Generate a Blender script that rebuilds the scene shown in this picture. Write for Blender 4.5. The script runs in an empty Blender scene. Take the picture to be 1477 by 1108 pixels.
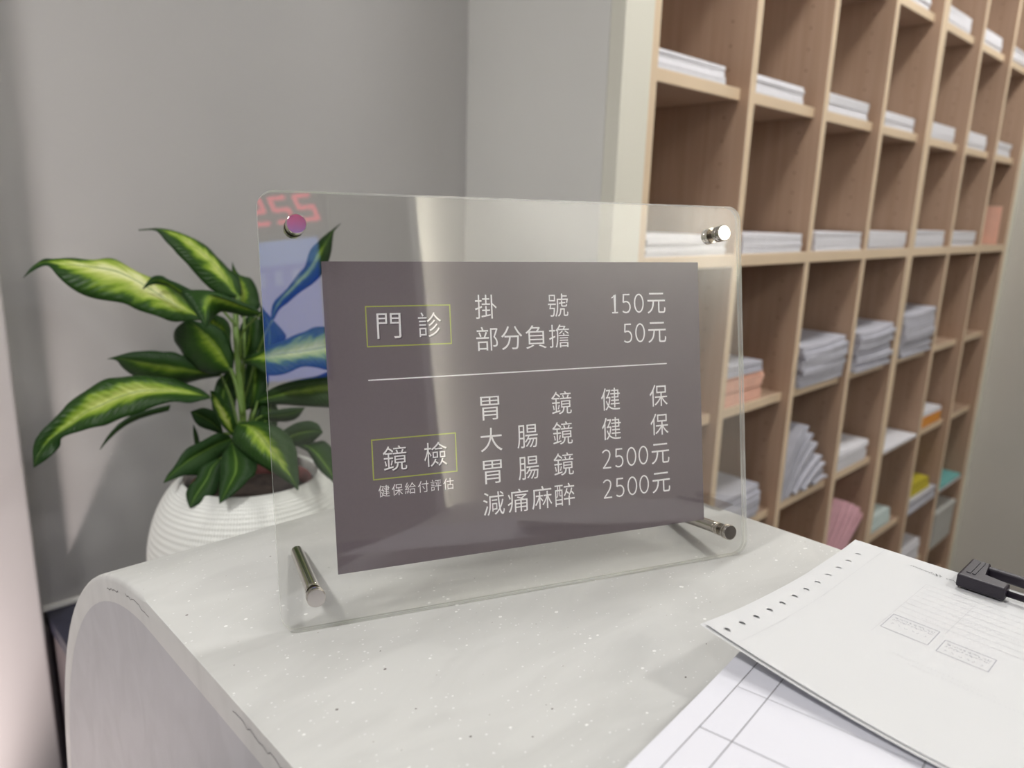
import bpy, bmesh, math, random
from mathutils import Vector, Matrix, noise
random.seed(7)
S = bpy.context.scene
C = S.collection
# ------------------------------------------------------------------ camera
# metres; U (x) runs along the cabinet, V (y) away from the viewer, z = 0 is the counter top
cam_d = bpy.data.cameras.new('camera'); cam = bpy.data.objects.new('camera', cam_d); C.objects.link(cam)
r_ = Vector((0.722360, -0.690863, 0.030069)); u_ = Vector((0.137345, 0.185951, 0.972912)); f_ = Vector((0.677740, 0.698663, -0.229210))
cam.matrix_world = Matrix(((r_.x, u_.x, -f_.x, -0.19808), (r_.y, u_.y, -f_.y, -0.41318), (r_.z, u_.z, -f_.z, 0.27684), (0, 0, 0, 1)))
cam_d.sensor_width = 36.0; cam_d.lens = 36.0 * 1071.0 / 1477.0
cam_d.clip_start = 0.01; cam_d.clip_end = 50
cam_d.dof.use_dof = True; cam_d.dof.focus_distance = 0.535; cam_d.dof.aperture_fstop = 6.0
S.camera = cam
# ------------------------------------------------------------------ world, lights, exposure
S.view_settings.view_transform = 'Standard'; S.view_settings.look = 'None'
S.view_settings.gamma = 1.0; S.view_settings.use_curve_mapping = False
S.view_settings.exposure = 0.0
w = bpy.data.worlds.new('room'); S.world = w; w.use_nodes = True
w.node_tree.nodes['Background'].inputs[0].default_value = (0.8, 0.8, 0.85, 1); w.node_tree.nodes['Background'].inputs[1].default_value = 0.0
S.cycles.use_denoising = True; S.cycles.max_bounces = 10; S.cycles.transparent_max_bounces = 24
S.cycles.caustics_reflective = False; S.cycles.caustics_refractive = False
CEIL = 1.62
def area(name, loc, power, size, color, rot=(0, 0, 0), sy=None):
    l = bpy.data.lights.new(name, 'AREA'); l.energy = power; l.shape = 'RECTANGLE' if sy else 'SQUARE'; l.size = size
    if sy: l.size_y = sy
    l.color = color
    o = bpy.data.objects.new(name, l); o.location = loc; o.rotation_euler = rot; C.objects.link(o); return o
WARM = (1.0, 0.987, 0.965)
LIGHTS = [(1.12, 0.06, 9.5), (2.2, 0.06, 7.5), (3.2, 0.06, 8.0), (0.7, -1.2, 8.5), (-1.10, 0.18, 26.0), (2.4, -1.5, 5.0), (-1.3, -1.6, 8.0), (0.75, -2.1, 23.0)]
WHERE = ['over the counter end', 'over the middle pigeonhole columns', 'over the far pigeonhole columns', 'behind the viewer over the counter', 'over the entrance side of the counter', 'over the staff area', 'near the queue display', 'added to brighten the white wall']
for i, (x, y, p) in enumerate(LIGHTS):
    # the last one is an added wall washer, brightening the reflected white wall
    area('downlight_lamp', (x, y, CEIL - (0.03 if i < 7 else 0.10)), p, 0.22 if i < 7 else 0.14, WARM, (0, 0, 0) if i < 7 else (math.radians(-62), 0, 0))
# ------------------------------------------------------------------ helpers
def link(o, parent=None):
    C.objects.link(o)
    if parent: o.parent = parent
    return o
def obj(name, bm, mat, parent=None, smooth=False):
    me = bpy.data.meshes.new(name)
    bmesh.ops.recalc_face_normals(bm, faces=bm.faces)
    bm.to_mesh(me); bm.free()
    if smooth:
        for p in me.polygons: p.use_smooth = True
    for m in (mat if isinstance(mat, (list, tuple)) else [mat]): me.materials.append(m)
    return link(bpy.data.objects.new(name, me), parent)
def empty(name, loc=(0, 0, 0), rz=0):
    o = bpy.data.objects.new(name, None); o.location = loc; o.rotation_euler = (0, 0, rz); o.empty_display_size = 0.05
    C.objects.link(o); return o
def tag(o, label, cat, group=None):
    o['label'] = label; o['category'] = cat
    if group: o['group'] = group
    return o
def struct(o): o['kind'] = 'structure'; return o
def box(bm, a, b, bev=0.0, seg=2, mi=0):
    r = bmesh.ops.create_cube(bm, size=1.0)
    vs = r['verts']
    for v in vs:
        v.co = Vector(((a[i] + b[i]) / 2 + v.co[i] * (b[i] - a[i]) for i in range(3)))
    fs = list({f for v in vs for f in v.link_faces})
    for f in fs: f.material_index = mi
    if bev:
        es = list({e for v in vs for e in v.link_edges})
        bmesh.ops.bevel(bm, geom=es, offset=bev, segments=seg, affect='EDGES', profile=0.5)
    return bm
def B(a, b, bev=0.0, seg=2):
    return box(bmesh.new(), a, b, bev, seg)
def lathe(profile, n=32, closed_top=True, axis='z', org=(0, 0, 0)):
    """profile: list of (r, h) bottom to top"""
    bm = bmesh.new(); rings = []
    ox, oy, oz = org
    for r, h in profile:
        ring = []
        for k in range(n):
            a = 2 * math.pi * k / n
            ring.append(bm.verts.new((ox + r * math.cos(a), oy + r * math.sin(a), oz + h)))
        rings.append(ring)
    for i in range(len(rings) - 1):
        for k in range(n):
            bm.faces.new((rings[i][k], rings[i][(k + 1) % n], rings[i + 1][(k + 1) % n], rings[i + 1][k]))
    if closed_top:
        bm.faces.new(rings[-1]); bm.faces.new(list(reversed(rings[0])))
    return bm
def prism(bm, pts, z0, z1, mi=0):
    a = [bm.verts.new((x, y, z0)) for x, y in pts]; b = [bm.verts.new((x, y, z1)) for x, y in pts]
    n = len(pts); fs = [bm.faces.new(a), bm.faces.new(b)]
    for i in range(n): fs.append(bm.faces.new((a[i], a[(i + 1) % n], b[(i + 1) % n], b[i])))
    for f in fs: f.material_index = mi
    return bm
def tube(bm, pts, radii, n=10):
    rings = []; P = [Vector(p) for p in pts]
    prev = None
    for i, p in enumerate(P):
        t = (P[min(i + 1, len(P) - 1)] - P[max(i - 1, 0)]).normalized()
        a = prev if prev else (Vector((0, 1, 0)) if abs(t.y) < .9 else Vector((1, 0, 0)))
        x = (a - t * a.dot(t)).normalized(); prev = x; y = t.cross(x)
        r = radii[i] if isinstance(radii, (list, tuple)) else radii
        rings.append([bm.verts.new(p + x * r * math.cos(2 * math.pi * k / n) + y * r * math.sin(2 * math.pi * k / n)) for k in range(n)])
    for i in range(len(rings) - 1):
        for k in range(n):
            bm.faces.new((rings[i][k], rings[i][(k + 1) % n], rings[i + 1][(k + 1) % n], rings[i + 1][k]))
    bm.faces.new(rings[0]); bm.faces.new(rings[-1])
    return bm
def catmull(P, sub):
    out = []
    n = len(P)
    for i in range(n - 1):
        p0, p1, p2, p3 = P[max(i - 1, 0)], P[i], P[i + 1], P[min(i + 2, n - 1)]
        for s in range(sub):
            t = s / sub
            out.append(0.5 * ((2 * p1) + (p2 - p0) * t + (2 * p0 - 5 * p1 + 4 * p2 - p3) * t * t + (3 * p1 - p0 - 3 * p2 + p3) * t ** 3))
    out.append(P[-1]); return out
# ------------------------------------------------------------------ materials
def mat(name, color, rough=0.5, metal=0.0, spec=0.5, noise_amt=0.0, noise_scale=20.0, bump=0.0, bump_scale=200.0, coat=0.0):
    m = bpy.data.materials.new(name); m.use_nodes = True; nt = m.node_tree; b = nt.nodes['Principled BSDF']
    b.inputs['Base Color'].default_value = (*color, 1); b.inputs['Roughness'].default_value = rough
    b.inputs['Metallic'].default_value = metal; b.inputs['Specular IOR Level'].default_value = spec
    b.inputs['Coat Weight'].default_value = coat
    tc = nt.nodes.new('ShaderNodeTexCoord')
    if noise_amt:
        n = nt.nodes.new('ShaderNodeTexNoise'); n.inputs['Scale'].default_value = noise_scale; n.inputs['Detail'].default_value = 5
        nt.links.new(tc.outputs['Object'], n.inputs['Vector'])
        mr = nt.nodes.new('ShaderNodeMapRange'); mr.inputs[1].default_value = .3; mr.inputs[2].default_value = .7
        mr.inputs[3].default_value = 1 - noise_amt; mr.inputs[4].default_value = 1 + noise_amt
        nt.links.new(n.outputs[0], mr.inputs[0])
        vm = nt.nodes.new('ShaderNodeVectorMath'); vm.operation = 'SCALE'; vm.inputs[0].default_value = color
        nt.links.new(mr.outputs[0], vm.inputs['Scale']); nt.links.new(vm.outputs[0], b.inputs['Base Color'])
    if bump:
        n = nt.nodes.new('ShaderNodeTexNoise'); n.inputs['Scale'].default_value = bump_scale
        nt.links.new(tc.outputs['Object'], n.inputs['Vector'])
        bp = nt.nodes.new('ShaderNodeBump'); bp.inputs['Strength'].default_value = bump; bp.inputs['Distance'].default_value = .001
        nt.links.new(n.outputs[0], bp.inputs['Height']); nt.links.new(bp.outputs[0], b.inputs['Normal'])
    return m
def emit(name, color, strength):
    m = bpy.data.materials.new(name); m.use_nodes = True; nt = m.node_tree; nt.nodes.clear()
    e = nt.nodes.new('ShaderNodeEmission'); o = nt.nodes.new('ShaderNodeOutputMaterial')
    e.inputs[0].default_value = (*color, 1); e.inputs[1].default_value = strength; nt.links.new(e.outputs[0], o.inputs[0]); return m
def node_math(nt, op, a, b=None, c=None):
    n = nt.nodes.new('ShaderNodeMath'); n.operation = op
    for i, x in enumerate((a, b, c)):
        if x is None: continue
        if isinstance(x, (int, float)): n.inputs[i].default_value = x
        else: nt.links.new(x, n.inputs[i])
    return n.outputs[0]
def wood(name, c1, c2, vertical=True):
    m = mat(name, c1, 0.5, bump=0.05); nt = m.node_tree; b = nt.nodes['Principled BSDF']
    tc = nt.nodes.new('ShaderNodeTexCoord'); mp = nt.nodes.new('ShaderNodeMapping')
    mp.inputs['Scale'].default_value = (60, 60, 2.2) if vertical else (2.2, 60, 60)
    n = nt.nodes.new('ShaderNodeTexNoise'); n.inputs['Scale'].default_value = 1.0; n.inputs['Detail'].default_value = 6; n.inputs['Distortion'].default_value = .6
    nt.links.new(tc.outputs['Object'], mp.inputs[0]); nt.links.new(mp.outputs[0], n.inputs['Vector'])
    cr = nt.nodes.new('ShaderNodeValToRGB'); cr.color_ramp.elements[0].position = .3; cr.color_ramp.elements[1].position = .72
    cr.color_ramp.elements[0].color = (*c2, 1); cr.color_ramp.elements[1].color = (*c1, 1)
    nt.links.new(n.outputs[0], cr.inputs[0]); nt.links.new(cr.outputs[0], b.inputs['Base Color']); return m
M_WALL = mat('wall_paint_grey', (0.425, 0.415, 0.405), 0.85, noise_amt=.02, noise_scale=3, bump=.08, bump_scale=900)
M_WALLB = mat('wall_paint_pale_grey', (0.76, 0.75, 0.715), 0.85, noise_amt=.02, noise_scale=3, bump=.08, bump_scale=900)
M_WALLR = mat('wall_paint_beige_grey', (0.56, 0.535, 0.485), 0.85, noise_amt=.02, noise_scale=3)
M_CREAM = mat('filler_panel_cream', (0.78, 0.76, 0.66), 0.6)
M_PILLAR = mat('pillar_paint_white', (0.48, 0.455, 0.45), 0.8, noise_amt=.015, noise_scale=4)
M_CEIL = mat('ceiling_paint', (0.8, 0.8, 0.78), 0.9)
M_FLOOR = mat('floor_tile', (0.20, 0.19, 0.18), 0.4, noise_amt=.06, noise_scale=6)
M_DARKPANEL = mat('dark_panel_grey', (0.10, 0.095, 0.12), 0.7)
M_WHITEW = mat('wall_paint_white', (0.82, 0.80, 0.74), 0.8)
M_WOOD = wood('maple_laminate', (0.46, 0.315, 0.225), (0.40, 0.265, 0.18))
M_WOODH = wood('maple_laminate_shelf', (0.49, 0.34, 0.24), (0.43, 0.29, 0.20), False)
M_EDGE = mat('maple_edge_band', (0.76, 0.60, 0.42), 0.5, noise_amt=.03, noise_scale=8)
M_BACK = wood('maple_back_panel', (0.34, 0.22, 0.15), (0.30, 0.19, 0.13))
M_HOLE = mat('peg_hole_dark', (0.20, 0.12, 0.08), 0.9)
M_PAPER = mat('paper_white', (0.83, 0.82, 0.86), 0.75, noise_amt=.03, noise_scale=60)
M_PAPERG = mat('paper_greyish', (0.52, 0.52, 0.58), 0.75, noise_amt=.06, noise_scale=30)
M_TOPSHEET = mat('form_paper_white', (0.655, 0.66, 0.665), 0.7)
M_FORM = mat('form_paper_cool', (0.73, 0.73, 0.785), 0.7)
M_PINK = mat('paper_pink', (0.72, 0.42, 0.47), 0.8, noise_amt=.05, noise_scale=40)
M_SALMON = mat('paper_salmon', (0.85, 0.50, 0.38), 0.8, noise_amt=.05, noise_scale=40)
M_ORANGE = mat('plastic_orange', (0.85, 0.33, 0.03), 0.5)
M_YELLOW = mat('paper_yellow', (0.62, 0.52, 0.04), 0.7, noise_amt=.1, noise_scale=30)
M_TEAL = mat('folder_teal', (0.20, 0.52, 0.50), 0.6)
M_MINT = mat('paper_mint', (0.62, 0.72, 0.70), 0.7)
M_BOX = mat('carton_grey_white', (0.55, 0.55, 0.52), 0.8)
M_INK = mat('ink_grey', (0.12, 0.12, 0.13), 0.8)
M_FAINT = mat('ink_show_through', (0.46, 0.46, 0.50), 0.8)
M_FAINTER = mat('ink_show_through_pale', (0.60, 0.60, 0.615), 0.8)
M_BLACK = mat('black_plastic', (0.018, 0.014, 0.022), 0.38, spec=.4, bump=.1, bump_scale=600)
M_METAL = mat('brushed_nickel', (0.62, 0.58, 0.53), 0.14, metal=1.0)
M_METALD = mat('nickel_groove', (0.20, 0.18, 0.16), 0.35, metal=1.0)
M_TEXT = mat('print_white', (0.95, 0.94, 0.95), 0.6)
M_SHADOW = mat('print_shadow', (0.075, 0.06, 0.07), 0.7)
M_LIME = mat('print_lime', (0.42, 0.47, 0.08), 0.6)
M_SOIL = mat('soil_dark', (0.03, 0.02, 0.015), 0.95, noise_amt=.5, noise_scale=90, bump=.8, bump_scale=120)
M_INNER = mat('nursery_pot_brown', (0.16, 0.05, 0.045), 0.55)
M_LEDGE = mat('ledge_stone_dark', (0.035, 0.035, 0.055), 0.35, noise_amt=.2, noise_scale=40)
M_LEDGEF = mat('ledge_face_grey', (0.15, 0.125, 0.13), 0.6)
# price card: grey-mauve print on matte stock with a fine horizontal weave
M_CARD = mat('card_mauve', (0.156, 0.127, 0.141), 0.5, spec=.55, noise_amt=.05, noise_scale=700)
# clear acrylic: thin sheet, Fresnel reflection over transparency
def acrylic(name, tint, base, rough=0.0, gain=0.96):
    m = bpy.data.materials.new(name); m.use_nodes = True; nt = m.node_tree; nt.nodes.clear()
    lw = nt.nodes.new('ShaderNodeLayerWeight'); lw.inputs[0].default_value = 0.5
    f5 = node_math(nt, 'POWER', lw.outputs['Facing'], 5.0)
    fac = node_math(nt, 'MULTIPLY_ADD', f5, gain, base)
    t = nt.nodes.new('ShaderNodeBsdfTransparent'); t.inputs[0].default_value = (*tint, 1)
    g = nt.nodes.new('ShaderNodeBsdfGlossy'); g.inputs['Roughness'].default_value = rough
    mx = nt.nodes.new('ShaderNodeMixShader'); o = nt.nodes.new('ShaderNodeOutputMaterial')
    nt.links.new(fac, mx.inputs[0]); nt.links.new(t.outputs[0], mx.inputs[1]); nt.links.new(g.outputs[0], mx.inputs[2]); nt.links.new(mx.outputs[0], o.inputs[0])
    return m
M_ACRYL = acrylic('clear_acrylic', (0.995, 0.995, 0.99), 0.042)
M_ACRYLE = acrylic('acrylic_polished_edge', (0.93, 0.945, 0.91), 0.40, 0.08, gain=.5)
def edge_mat():
    m = acrylic('acrylic_cut_edge', (0.86, 0.875, 0.84), 0.26, 0.10, gain=.5); nt = m.node_tree
    o = [n for n in nt.nodes if n.type == 'OUTPUT_MATERIAL'][0]; src = o.inputs[0].links[0].from_socket
    d = nt.nodes.new('ShaderNodeBsdfDiffuse'); d.inputs[0].default_value = (.92, .93, .90, 1); tr = nt.nodes.new('ShaderNodeBsdfTranslucent'); tr.inputs[0].default_value = (.92, .93, .90, 1)
    a = nt.nodes.new('ShaderNodeAddShader'); nt.links.new(d.outputs[0], a.inputs[0]); nt.links.new(tr.outputs[0], a.inputs[1])
    mx = nt.nodes.new('ShaderNodeMixShader'); mx.inputs[0].default_value = .16; nt.links.new(src, mx.inputs[1]); nt.links.new(a.outputs[0], mx.inputs[2]); nt.links.new(mx.outputs[0], o.inputs[0]); return m
M_ACRYLE = edge_mat()
M_CLEAR = acrylic('clear_plastic_film', (0.93, 0.93, 0.93), 0.12, 0.15)
def solid_surface(name, col, streak=False):
    m = mat(name, col, 0.42, spec=.35); nt = m.node_tree; b = nt.nodes['Principled BSDF']
    tc = nt.nodes.new('ShaderNodeTexCoord'); mp = nt.nodes.new('ShaderNodeMapping')
    nt.links.new(tc.outputs['Object'], mp.inputs[0])
    n1 = nt.nodes.new('ShaderNodeTexNoise'); n1.inputs['Scale'].default_value = 9; n1.inputs['Detail'].default_value = 8; n1.inputs['Distortion'].default_value = 1.2
    m2 = nt.nodes.new('ShaderNodeMapping'); m2.inputs['Scale'].default_value = (1.0, 2.6, 1.6); m2.inputs['Rotation'].default_value = (0, 0, .5)
    nt.links.new(tc.outputs['Object'], m2.inputs[0]); nt.links.new(m2.outputs[0], n1.inputs['Vector'])
    cr = nt.nodes.new('ShaderNodeValToRGB'); e = cr.color_ramp.elements
    e[0].position = .35; e[0].color = (*[c * .94 for c in col], 1); e[1].position = .6; e[1].color = (*[min(1, c * 1.03) for c in col], 1)
    nt.links.new(n1.outputs[0], cr.inputs[0]); cur = cr.outputs[0]
    for sc, sz, keep, cc in ((150, .22, .80, (0.82, 0.82, 0.80)), (310, .28, .72, (0.72, 0.72, 0.71)), (120, .13, .93, (0.16, 0.14, 0.13)), (230, .16, .93, (0.42, 0.40, 0.37))):
        v = nt.nodes.new('ShaderNodeTexVoronoi'); v.inputs['Scale'].default_value = sc
        mpp = nt.nodes.new('ShaderNodeMapping'); mpp.inputs['Location'].default_value = (sc * .013, .7, .2); mpp.inputs['Scale'].default_value = (1, 1.25, 1)
        nt.links.new(tc.outputs['Object'], mpp.inputs[0]); nt.links.new(mpp.outputs[0], v.inputs['Vector'])
        sp = nt.nodes.new('ShaderNodeSeparateColor'); nt.links.new(v.outputs['Color'], sp.inputs[0])
        pick = node_math(nt, 'GREATER_THAN', sp.outputs[0], keep)
        siz = node_math(nt, 'MULTIPLY', sp.outputs[1], sz)
        near = node_math(nt, 'LESS_THAN', v.outputs['Distance'], siz)
        fac = node_math(nt, 'MULTIPLY', pick, near)
        mx = nt.nodes.new('ShaderNodeMix'); mx.data_type = 'RGBA'; mx.inputs[7].default_value = (*cc, 1)
        nt.links.new(fac, mx.inputs[0]); nt.links.new(cur, mx.inputs[6]); cur = mx.outputs[2]
    nt.links.new(cur, b.inputs['Base Color'])
    return m
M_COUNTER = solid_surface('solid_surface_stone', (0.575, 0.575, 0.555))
M_FRONT = solid_surface('solid_surface_front', (0.43, 0.43, 0.45))  # darker than the worktop: the shade on this face is put into the colour
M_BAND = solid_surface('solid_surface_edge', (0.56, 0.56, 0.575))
# planter: white ceramic with a fine square relief
def planter_mat():
    m = mat('planter_white', (0.84, 0.85, 0.81), 0.6); nt = m.node_tree; b = nt.nodes['Principled BSDF']
    uv = nt.nodes.new('ShaderNodeUVMap'); sp = nt.nodes.new('ShaderNodeSeparateXYZ'); nt.links.new(uv.outputs[0], sp.inputs[0])
    a = node_math(nt, 'SINE', node_math(nt, 'MULTIPLY', sp.outputs[0], 2 * math.pi * 200))
    c = node_math(nt, 'SINE', node_math(nt, 'MULTIPLY', sp.outputs[1], 2 * math.pi * 62))
    h = node_math(nt, 'ADD', a, c)
    bp = nt.nodes.new('ShaderNodeBump'); bp.inputs['Strength'].default_value = .5; bp.inputs['Distance'].default_value = .0009
    nt.links.new(h, bp.inputs['Height']); nt.links.new(bp.outputs[0], b.inputs['Normal'])
    mr = nt.nodes.new('ShaderNodeMapRange'); mr.inputs[1].default_value = -1.5; mr.inputs[2].default_value = 1.5; mr.inputs[3].default_value = .94; mr.inputs[4].default_value = 1.03
    nt.links.new(h, mr.inputs[0]); vm = nt.nodes.new('ShaderNodeVectorMath'); vm.operation = 'SCALE'; vm.inputs[0].default_value = (0.84, 0.85, 0.81)
    nt.links.new(mr.outputs[0], vm.inputs['Scale']); nt.links.new(vm.outputs[0], b.inputs['Base Color'])
    return m
M_POT = planter_mat()
def leaf_mat():
    m = bpy.data.materials.new('leaf_variegated'); m.use_nodes = True; nt = m.node_tree; b = nt.nodes['Principled BSDF']
    uv = nt.nodes.new('ShaderNodeUVMap'); sp = nt.nodes.new('ShaderNodeSeparateXYZ'); nt.links.new(uv.outputs[0], sp.inputs[0])
    # x along the leaf 0..1, y across -1..1 ; pattern follows side veins running out and forward
    ay = node_math(nt, 'ABSOLUTE', sp.outputs[1])
    va = nt.nodes.new('ShaderNodeAttribute'); va.attribute_type = 'OBJECT'; va.attribute_name = 'variegation'
    cx = nt.nodes.new('ShaderNodeCombineXYZ')
    xx = node_math(nt, 'SUBTRACT', node_math(nt, 'MULTIPLY', sp.outputs[0], 13.0), node_math(nt, 'MULTIPLY', ay, 2.6))
    nt.links.new(xx, cx.inputs[0]); nt.links.new(node_math(nt, 'MULTIPLY', sp.outputs[1], 1.6), cx.inputs[1])
    oi = nt.nodes.new('ShaderNodeObjectInfo'); nt.links.new(node_math(nt, 'MULTIPLY', oi.outputs['Random'], 30.0), cx.inputs[2])
    n = nt.nodes.new('ShaderNodeTexNoise'); n.inputs['Scale'].default_value = 1.0; n.inputs['Detail'].default_value = 4; n.inputs['Roughness'].default_value = .6
    nt.links.new(cx.outputs[0], n.inputs['Vector'])
    nn = node_math(nt, 'MULTIPLY', node_math(nt, 'SUBTRACT', n.outputs[0], .5), 1.5)
    # field: wide at the middle of the leaf, narrow at tip and base
    prof = node_math(nt, 'SUBTRACT', 1.0, node_math(nt, 'POWER', node_math(nt, 'ABSOLUTE', node_math(nt, 'MULTIPLY', node_math(nt, 'SUBTRACT', sp.outputs[0], .45), 2.0)), 2.0))
    wdt = node_math(nt, 'MULTIPLY', node_math(nt, 'MULTIPLY', va.outputs['Fac'], prof), 1.15)
    fld = node_math(nt, 'ADD', node_math(nt, 'SUBTRACT', wdt, ay), node_math(nt, 'MULTIPLY', nn, va.outputs['Fac']))
    cr = nt.nodes.new('ShaderNodeValToRGB'); e = cr.color_ramp.elements
    e[0].position = 0.0; e[0].color = (0.016, 0.052, 0.010, 1); e[1].position = 1.0; e[1].color = (0.82, 0.84, 0.46, 1)
    for p, c_ in ((.40, (0.026, 0.075, 0.009)), (.49, (0.070, 0.155, 0.011)), (.60, (0.25, 0.38, 0.035)), (.80, (0.56, 0.64, 0.17))):
        q = e.new(p); q.color = (*c_, 1)
    nt.links.new(node_math(nt, 'MULTIPLY_ADD', fld, .72, .43), cr.inputs[0])
    rib = node_math(nt, 'LESS_THAN', ay, .035)
    mx = nt.nodes.new('ShaderNodeMix'); mx.data_type = 'RGBA'; mx.inputs[7].default_value = (0.16, 0.28, 0.05, 1)
    nt.links.new(node_math(nt, 'MULTIPLY', rib, .7), mx.inputs[0]); nt.links.new(cr.outputs[0], mx.inputs[6]); nt.links.new(mx.outputs[2], b.inputs['Base Color'])
    b.inputs['Roughness'].default_value = .42; b.inputs['Specular IOR Level'].default_value = .22
    vein = node_math(nt, 'SINE', node_math(nt, 'MULTIPLY', node_math(nt, 'SUBTRACT', sp.outputs[0], node_math(nt, 'MULTIPLY', ay, .16)), 150.0))
    bp = nt.nodes.new('ShaderNodeBump'); bp.inputs['Strength'].default_value = .25; bp.inputs['Distance'].default_value = .001
    nt.links.new(vein, bp.inputs['Height']); nt.links.new(bp.outputs[0], b.inputs['Normal'])
    # thin leaf: part of the light passes through
    tr = nt.nodes.new('ShaderNodeBsdfTranslucent'); nt.links.new(mx.outputs[2], tr.inputs[0])
    ms = nt.nodes.new('ShaderNodeMixShader'); ms.inputs[0].default_value = .22
    o = nt.nodes['Material Output']
    nt.links.new(b.outputs[0], ms.inputs[1]); nt.links.new(tr.outputs[0], ms.inputs[2]); nt.links.new(ms.outputs[0], o.inputs[0])
    return m
M_LEAF = leaf_mat()
M_STEM = mat('stem_green', (0.095, 0.17, 0.022), 0.45, noise_amt=.2, noise_scale=25)

# ------------------------------------------------------------------ room shell
FL = -1.40
VB, VC = 0.896, 0.477            # back wall, cabinet front
struct(obj('floor', B((-2.4, -2.9, FL - .05), (3.95, 1.0, FL)), M_FLOOR))
struct(obj('ceiling', B((-2.4, -2.9, CEIL), (3.95, 1.0, CEIL + .05)), M_CEIL))
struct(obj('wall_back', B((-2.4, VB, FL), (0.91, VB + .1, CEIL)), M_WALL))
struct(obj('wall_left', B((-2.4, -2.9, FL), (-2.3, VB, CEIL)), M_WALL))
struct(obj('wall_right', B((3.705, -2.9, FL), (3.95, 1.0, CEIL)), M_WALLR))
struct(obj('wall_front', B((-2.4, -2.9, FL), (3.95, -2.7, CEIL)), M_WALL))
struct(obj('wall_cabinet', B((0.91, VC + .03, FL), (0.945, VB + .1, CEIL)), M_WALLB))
struct(obj('trim_1', B((0.91, VC - .004, FL), (0.994, VC + .03, CEIL), .002), M_CREAM))
struct(obj('trim_2', B((3.662, VC - .004, FL), (3.705, VC + .03, CEIL), .002), M_CREAM))
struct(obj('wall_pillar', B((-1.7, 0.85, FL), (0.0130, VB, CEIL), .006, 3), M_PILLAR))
struct(obj('baseboard_back', B((-0.001, VB - .012, -0.384), (0.91, VB, -0.376), .002), M_WALLB))
# behind the viewer: white projecting wall, added dark panels standing in for reflected furniture
struct(obj('wall_white', B((-0.165, -2.7, FL), (1.75, -2.5, CEIL), .004), M_WHITEW))
struct(obj('dark_panel_1', B((-2.3, -2.7, FL), (-0.165, -2.62, -0.14), .004), M_DARKPANEL))
struct(obj('dark_panel_2', B((-0.12, -2.5, FL), (1.75, -2.42, -0.13), .004), M_DARKPANEL))
for i, (x, y, p) in enumerate(LIGHTS):
    t = empty('ceiling_light', (x, y, CEIL))
    tag(t, 'square recessed ceiling light ' + WHERE[i], 'ceiling light', 'recessed ceiling lights')
    bm = bmesh.new()
    for a, b in (((-.15, -.15, -.012), (.15, -.12, 0)), ((-.15, .12, -.012), (.15, .15, 0)), ((-.15, -.12, -.012), (-.12, .12, 0)), ((.12, -.12, -.012), (.15, .12, 0))):
        box(bm, a, b)
    obj('frame', bm, M_CEIL, t)
    obj('diffuser', B((-.12, -.12, -.006), (.12, .12, 0)), emit('diffuser_glow', WARM, 3.0), t)
# added strip light for the reflected wall's bright edge; housing screens the lamp
t = tag(empty('added_light_strip', (-0.165, -2.5, -0.12)), 'added tall slim light brightening the corner of the white wall behind the viewer', 'light')
obj('housing', B((.0, .092, 0), (.03, .096, 1.55), .001), M_CEIL, t)
obj('housing_side', B((-.006, .0, 0), (.0, .096, 1.55), .001), M_CEIL, t)
l = area('added_strip_lamp', (-0.150, -2.415, 0.66), 3.1, 0.012, (1.0, 0.95, 0.84), (0, 0, 0), 1.5)
l.rotation_euler = Vector((-.62, .78, 0)).to_track_quat('Z', 'Y').to_euler(); l.parent = None
# added lamp hidden behind a small dish, making the reflected soft bright patch
t = tag(empty('added_wall_lamp', (1.17, -2.5, 0.93)), 'added small lamp behind a dish, casting a soft pool of light on the white wall', 'lamp')
obj('dish', tube(bmesh.new(), [(0, .150, 0), (0, .154, 0)], .045, 24), M_METAL, t)
obj('arm', tube(bmesh.new(), [(.03, 0, 0), (.03, .151, 0)], .005), M_METAL, t)
ld = bpy.data.lights.new('added_pool_lamp', 'POINT'); ld.energy = 5.0; ld.color = (1.0, .97, .9); ld.shadow_soft_size = .02
lo = bpy.data.objects.new('added_pool_lamp', ld); lo.location = (1.17, -2.375, .93); C.objects.link(lo)
# low uplight added to brighten the foot of the pillar
t = tag(empty('added_uplight', (-0.42, 0.52, FL)), 'small floor uplight added to brighten the foot of the white pillar', 'light')
obj('can', lathe([(.05, 0), (.055, .01), (.055, .12), (.05, .13)], 24), M_METALD, t, True)
ul = bpy.data.lights.new('added_uplight_lamp', 'SPOT'); ul.energy = 150; ul.color = (1.0, .87, .84); ul.spot_size = math.radians(40); ul.spot_blend = 1.0; ul.shadow_soft_size = .04
uo = bpy.data.objects.new('added_uplight_lamp', ul); uo.location = (-0.42, 0.52, FL + .16); uo.rotation_euler = Vector((-.16, -.33, -.66)).to_track_quat('Z', 'Y').to_euler(); C.objects.link(uo)
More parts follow.
